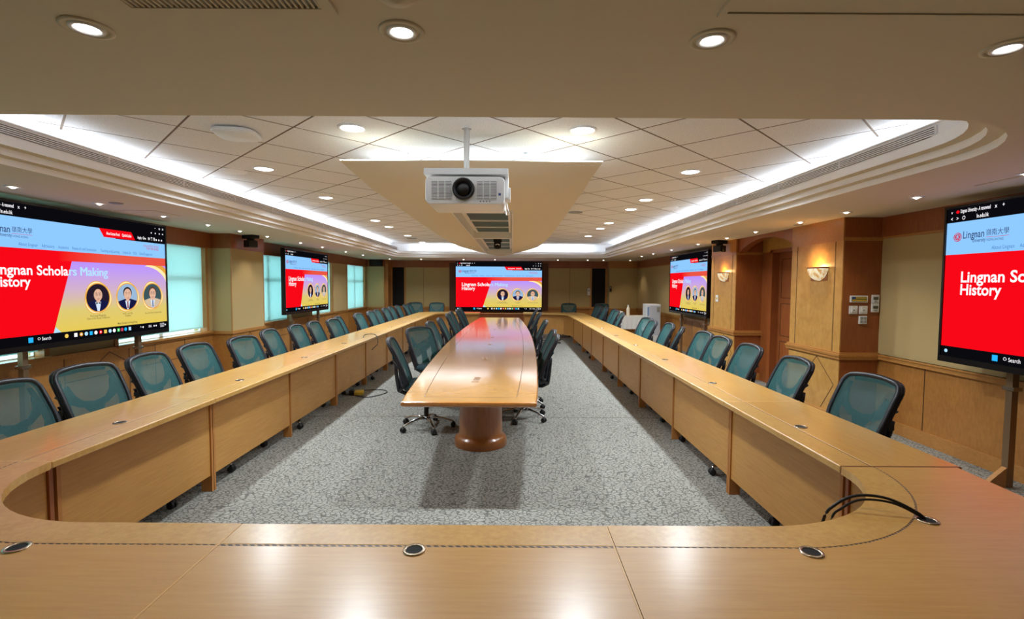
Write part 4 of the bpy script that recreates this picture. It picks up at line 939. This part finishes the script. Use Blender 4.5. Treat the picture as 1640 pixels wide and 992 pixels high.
RCH = [(2.42, 3.27, 96), (2.37, 4.06, 88), (2.42, 4.96, 90), (2.44, 5.70, 92), (2.48, 6.30, 92), (2.40, 6.93, 72), (2.47, 7.68, 88), (2.38, 8.28, 88), (2.47, 8.95, 100), (2.36, 10.5, 84), (2.43, 11.35, 88), (2.50, 12.0, 90), (2.46, 12.85, 90), (2.45, 13.6, 88), (2.50, 14.3, 92), (2.80, 15.35, 150)]
RX = ['widest, before the beige wall', 'before the near wood column', 'before the door recess', 'before the farther wood column', 'beside that column chair', 'turned, showing a narrow back', 'below the farther right screen', 'in front of the water dispenser', 'half hidden by the dispenser chair', 'before the cloth-covered table', 'left of the cloth-covered table', 'in the far cluster', 'in the far cluster', 'in the far cluster', 'in the far cluster', 'turned to the camera']
for i, (x, y, a) in enumerate(RCH):
    chair(x, y, a, '%s teal mesh chair from the camera, door-side row, %s' % (ORD[i], RX[i]), 'chairs along the door-side desks')
LCH = [(-3.02, 2.88, -88), (-3.06, 3.50, -98), (-3.03, 4.06, -88), (-3.08, 4.75, -92), (-2.98, 5.42, -98), (-3.10, 6.25, -86), (-3.08, 6.98, -88), (-3.07, 7.58, -88), (-2.98, 8.16, -94), (-3.10, 8.74, -84), (-3.04, 9.70, -92), (-3.03, 10.49, -90), (-3.06, 11.10, -90), (-3.05, 11.78, -90), (-3.12, 12.62, -90), (-3.10, 13.27, -90), (-3.03, 13.92, -90), (-3.05, 14.57, -90)]
LX = ['cut by the picture edge', 'wide back turned to the camera', 'below the near screen corner', 'before the nearest window', 'before the beige pilaster', 'right of the pilaster', 'below the farther screen', 'below the farther screen', 'right of that screen', 'narrow, nearly side view', 'before the far window pier', 'peeping out behind its neighbour', 'below the last window', 'behind the last window chair', 'left of the dark doorway', 'before the dark doorway', 'narrow, near the far corner', 'last before the far corner']
for i, (x, y, a) in enumerate(LCH):
    chair(x, y, a, '%s teal mesh chair from the camera, window-side row, %s' % (ORD[i], LX[i]), 'chairs along the window-side desks')
for x, y, a, lb in ((-3.05, 15.5, 205, 'teal mesh chair at the far desks, turned, beside the dark left doorway'), (-2.36, 15.5, 180, 'teal mesh chair facing the camera at the far desk left of the far display'), (1.78, 15.5, 176, 'teal mesh chair facing the camera at the far desk right of the far display')):
    chair(x, y, a, lb, 'chairs at the far desks')
CLC = [(-1.32, 5.36, -83), (-1.28, 6.75, -128), (-1.29, 7.72, -93), (-1.25, 8.5, -89), (-1.27, 9.75, -90), (-1.30, 10.5, -90), (-1.25, 11.25, -89), (-1.27, 12.1, -90)]
for i, (x, y, a) in enumerate(CLC):
    chair(x, y, a, '%s teal chair from the camera, left of the central table, %s' % (ORD[i], ['chrome base fully visible', 'see-through back turned this way', 'behind the turned one', 'slim side view', 'slim side view', 'slim side view', 'slim side view', 'last one'][i]), 'chairs on the left of the central table')
CRC = [(.52, 5.80, 89), (.54, 6.42, 90), (.56, 8.2, 90), (.58, 10.3, 90), (.58, 11.8, 90)]
for i, (x, y, a) in enumerate(CRC):
    chair(x, y, a, '%s teal chair from the camera, right of the central table, %s' % (ORD[i], ['black side turned this way', 'behind the nearest one', 'half way along', 'slim side view', 'last one'][i]), 'chairs on the right of the central table')

# ================================================================ SMALL THINGS
# wall sconces
for i, y in enumerate((6.02, 8.70)):
    t = thing('wall_sconce', (COLX-.014, y, 1.66), ('larger alabaster half-bowl wall sconce on the near wood column' if i == 0 else 'smaller-looking alabaster wall sconce on the farther wood column'), 'wall lamp', 'alabaster wall sconces')
    prf = [(.0, 0), (.05, .005), (.11, .035), (.15, .08), (.17, .135), (.172, .15)]
    MB().lathe([(r, z) for r, z in prf]+[(.165, .15), (.14, .085), (.10, .045), (0, .012)], 24, arc=PI, a0=PI/2, sx=.62, sy=1).build('bowl', 'alab', t)
    MB().lathe([(.176, .148), (.180, .152), (.180, .166), (.166, .166), (.166, .150)], 24, arc=PI, a0=PI/2, sx=.62, sy=1).build('rim', 'cherry', t)
    MB().lathe([(0, .06), (.02, .07), (.022, .11), (.0, .12)], 12, (-.045, 0, .0)).build('bulb', 'glow', t)
    MB().box(-.004, 0.002, -.16, .16, .0, .16).build('back_plate', 'cherry', t)
    l = bpy.data.lights.new('sconce_light', 'POINT'); l.energy = 3.2; l.color = (1, .58, .22); l.shadow_soft_size = .03; o = bpy.data.objects.new('sconce_source', l); C.objects.link(o); o.parent = t; o.location = (-.055, 0, .17)
# plates on the near column
YP = 5.598
def plate(name, x, z, w, h, label, cat, build=None, mat='ply', group=None):
    t = thing(name, (x, YP, z), label, cat, group); MB().box(-w/2, w/2, -.014, 0, -h/2, h/2).build('cover_plate', mat, t, .003)
    if build: build(t)
    return t
def b1(t):
    MB().box(-.085, .085, -.017, -.013, -.026, .026).build('front_sheet', 'lcd', t); MB().box(-.08, -.045, -.019, -.016, .0, .022).build('blue_key', 'blue', t); MB().box(-.04, .08, -.019, -.016, .006, .02).build('red_key', 'yellow', t); MB().box(-.08, .08, -.019, -.016, -.022, -.006).build('yellow_strip', 'yellow', t)
plate('control_panel', 3.93, 1.452, .20, .078, 'wide control panel with a yellow strip, topmost plate on the near column side', 'control panel', b1)
def bsw(t):
    MB().box(-.026, .026, -.020, -.013, -.026, .026).build('rocker', 'ply', t, .003); MB().box(-.008, .008, -.022, -.019, -.010, .004).build('rocker_mark', 'grey', t); MB().box(-.006, .014, -.0155, -.0135, .03, .036).build('tag_strip', 'yellow', t)
plate('light_switch', 3.872, 1.328, .092, .092, 'left white light switch under the wide control panel', 'switch', bsw, group='light switches on the near column')
plate('light_switch', 3.985, 1.328, .092, .092, 'right white light switch under the wide control panel', 'switch', bsw, group='light switches on the near column')
def b4(t):
    for a in (-.02, .02):
        for b in (-.02, .02): MB().box(a-.014, a+.014, -.019, -.013, b-.014, b+.014).build('push_key', 'grey', t)
plate('keypad', 3.985, 1.215, .092, .092, 'lowest white keypad with small keys on the near column side', 'keypad', b4)
def bth(t):
    MB().box(-.026, .026, -.019, -.013, -.008, .024).build('display_window', 'lcd', t)
    MB().box(-.018, .018, -.019, -.013, -.034, -.024).build('key_row', 'grey', t)
plate('thermostat', 4.118, 1.452, .085, .098, 'upper white thermostat beside the control panel', 'thermostat', bth, group='thermostats on the near column')
plate('thermostat', 4.118, 1.352, .085, .098, 'lower white thermostat right of the light switches', 'thermostat', bth, group='thermostats on the near column')
t = thing('notice_plate', (COLX-.014, 8.98, 1.36), 'small white square plate under the farther wall sconce', 'wall plate'); MB().box(-.010, 0, -.055, .055, -.06, .06).build('cover_plate', 'ply', t, .002); MB().box(-.012, -.009, -.03, .03, -.02, .02).build('printed_mark', 'yellow', t)
t = thing('card_reader', (3.28, YF-.30, 1.45), 'small black card reader beside the dark doorway on the far right', 'card reader'); MB().box(-.035, .035, -.03, 0, -.09, .09).build('body', 'black', t, .004); MB().box(-.02, .02, -.034, -.029, .02, .06).build('indicator', 'grey', t)
# pan-tilt cameras / speakers under the soffit
for x, y, lb, rz in ((-4.30, 8.15, 'black pan-tilt camera under the soffit by the window-side pilaster', -.5), (3.60, 8.62, 'black pan-tilt camera under the soffit by the farther wood column', .5)):
    t = thing('pan_tilt_camera', (x, y, SOF), lb, 'camera', 'pan-tilt cameras under the soffit', rz)
    MB().box(-.13, .13, -.07, .07, -.055, 0).build('mount_plate', 'matte', t, .006); MB().lathe([(.05, -.05), (.06, -.08), (.05, -.10)], 20).build('swivel', 'matte', t)
    h_ = MB().box(-.075, .075, -.08, .08, -.20, -.085).build('camera_head', 'black', t, .012); MB().lathe([(.035, -.08), (.033, -.10), (.02, -.098), (0, -.096)], 20, (0, 0, -.145), axis='Y').build('lens', 'dark', h_)
t = thing('wall_speaker', (-4.43, 16.18, 2.27), 'black box loudspeaker high on the far left pilaster', 'speaker'); MB().box(-.2, .2, -.16, 0, -.115, .09).build('cabinet', 'matte', t, .008); MB().box(-.18, .18, -.17, -.16, -.10, .075).build('grille_cloth', 'black', t); 
t = thing('wall_speaker', (3.15, YF-.1, 1.78), 'narrow white wall device left of the dark doorway on the far right', 'wall device'); t.location = (2.60, YF-.012, 1.35); MB().box(-.05, .05, -.03, 0, -.12, .12).build('cover_plate', 'ply', t, .004); MB().box(-.02, .02, -.034, -.03, .02, .06).build('indicator', 'grey', t); t.name = 'wall_device'
# side table with cloth, bottle, bowl; water dispenser
t = thing('side_table', (3.20, 13.44, 0), 'side table under a pleated white cloth beside the water dispenser', 'table')
MB().box(-.42, .42, -.33, .33, .72, .74).build('tabletop', 'cloth', t)
for x in (-.38, .38):
    for y in (-.29, .29): MB().tube([(x, y, 0), (x, y, .72)], .018, 8).build('leg', 'black', t)
def skirt(a, b):
    per = 2*(.86+.68); s_ = a*per; 
    if s_ < .86: p = (-.43+s_, -.34)
    elif s_ < .86+.68: p = (.43, -.34+s_-.86)
    elif s_ < 1.72+.68: p = (.43-(s_-1.54), .34)
    else: p = (-.43, .34-(s_-2.40))
    k_ = 1+.03*b*math.sin(a*2*PI*26); return (p[0]*k_, p[1]*k_, .745-.33*b)
o = MB().grid(skirt, 208, 6).box(-.43, .43, -.34, .34, .742, .75).build('tablecloth', 'cloth', loc=(3.20, 13.44, 0)); tag(o, 'white pleated cloth draped over the side table in the far right corner', 'tablecloth')
t = thing('bottle', (3.13, 13.28, .75), 'tall white bottle standing on the cloth-covered side table', 'bottle'); MB().lathe([(0, 0), (.042, 0), (.045, .01), (.045, .19), (.036, .22), (.02, .25), (.018, .28)], 20).build('body', 'cream', t); MB().lathe([(.020, .27), (.021, .30), (0, .305)], 16).build('cap', 'ply', t)
t = thing('bowl', (2.93, 13.35, .75), 'cream bowl with folded towels on the left of the side table', 'bowl'); MB().lathe([(.05, 0), (.09, .04), (.11, .08), (.105, .085), (.08, .04), (0, .02)], 24).build('basin', 'cream', t); MB().lathe([(.10, .08), (.08, .12), (0, .14)], 16).build('towels', 'cloth', t)
t = thing('water_dispenser', (3.64, 12.85, 0), 'tall white water dispenser cabinet beside the side table', 'water dispenser')
MB().box(-.18, .18, -.20, .20, .03, 1.10).build('cabinet', 'ply', t, .012); MB().box(-.165, -.115, -.206, -.199, .80, 1.03).build('label_sheet', 'skyp', t); MB().box(.08, .155, -.209, -.204, .90, 1.03).build('control_window', 'tapgrey', t)
MB().box(-.10, .165, -.205, -.199, .30, 1.06).build('front_panel', 'palegrey', t); MB().box(-.17, .17, -.17, .17, 0, .03).build('base', 'black', t)
t = thing('waste_bin', (3.32, 12.45, 0), 'white lined waste bin on the floor before the side table', 'bin'); MB().lathe([(.0, 0), (.11, 0), (.14, .48), (.132, .48), (.10, .02), (0, .02)], 24).build('body', 'grey', t); MB().lathe([(.145, .42), (.15, .49), (.13, .50), (.12, .40)], 24).build('liner', 'cloth', t)
# cables
def cable(name, pts, r, label, parts=1, group=None):
    P = [Vector(p) for p in pts]; out = []
    for i in range(len(P)-1):
        a = P[max(i-1, 0)]; b = P[i]; c = P[i+1]; d = P[min(i+2, len(P)-1)]
        for k_ in range(6):
            s_ = k_/6; out.append(.5*((2*b)+(c-a)*s_+(2*a-5*b+4*c-d)*s_*s_+(3*b-a-3*c+d)*s_**3))
    out.append(P[-1]); return tag(MB().tube(out, r, 8).build(name, 'rubber'), label, 'cable', group)
cable('power_cable', [(1.513, 1.752, .735), (1.50, 1.77, .765), (1.42, 1.82, .80), (1.32, 1.845, .80), (1.235, 1.84, .765), (1.20, 1.85, .70), (1.19, 1.87, .50), (1.19, 1.90, .2)], .0055, 'thick black cable looping from the near right corner grommet over the desk edge', group='cables over the corner desk')
cable('power_cable', [(1.520, 1.745, .735), (1.505, 1.765, .755), (1.43, 1.81, .788), (1.33, 1.835, .788), (1.255, 1.83, .757), (1.225, 1.845, .70), (1.21, 1.86, .50), (1.2, 1.90, .2)], .0045, 'thinner black cable lying under the looping one at the near right corner', group='cables over the corner desk')
cable('power_cable', [(-2.30, 7.62, .745), (-2.31, 7.7, .785), (-2.22, 7.74, .80), (-2.12, 7.66, .79), (-2.08, 7.60, .74), (-2.075, 7.58, .66), (-2.13, 7.56, .60), (-2.15, 7.54, .57)], .006, 'thin black cable hanging over the window-side desk edge')
cable('power_cable', [(-2.20, 6.9, .01), (-2.02, 6.80, .01), (-1.88, 6.95, .01), (-1.82, 7.15, .01), (-1.95, 7.3, .01), (-2.2, 7.25, .01)], .006, 'black cable coiled on the carpet under the window-side desks')
t = thing('power_strip', (-2.2, 7.05, 0), 'yellowish floor power box beside the coiled cable under the window-side desks', 'power strip', rz=.2); MB().box(-.06, .06, -.10, .10, 0, .04).build('body', 'yellow', t, .006); MB().box(-.13, -.07, -.09, .05, 0, .07).build('plug_block', 'black', t, .006)
cable('power_cable', [(.80, 13.9, .01), (.95, 13.85, .012), (1.1, 13.9, .01), (1.3, 13.8, .012), (1.35, 13.95, .01), (1.45, 14.3, .01)], .012, 'black cables lying on the carpet under the far right desk')
t = thing('floor_box', (1.08, 13.3, 0), 'small black flat stand on the carpet before the far right desk', 'floor box'); MB().box(-.22, .22, -.02, .02, 0, .02).box(-.24, -.18, -.05, .05, 0, .035).box(.18, .24, -.05, .05, 0, .035).build('bar', 'black', t, .003)
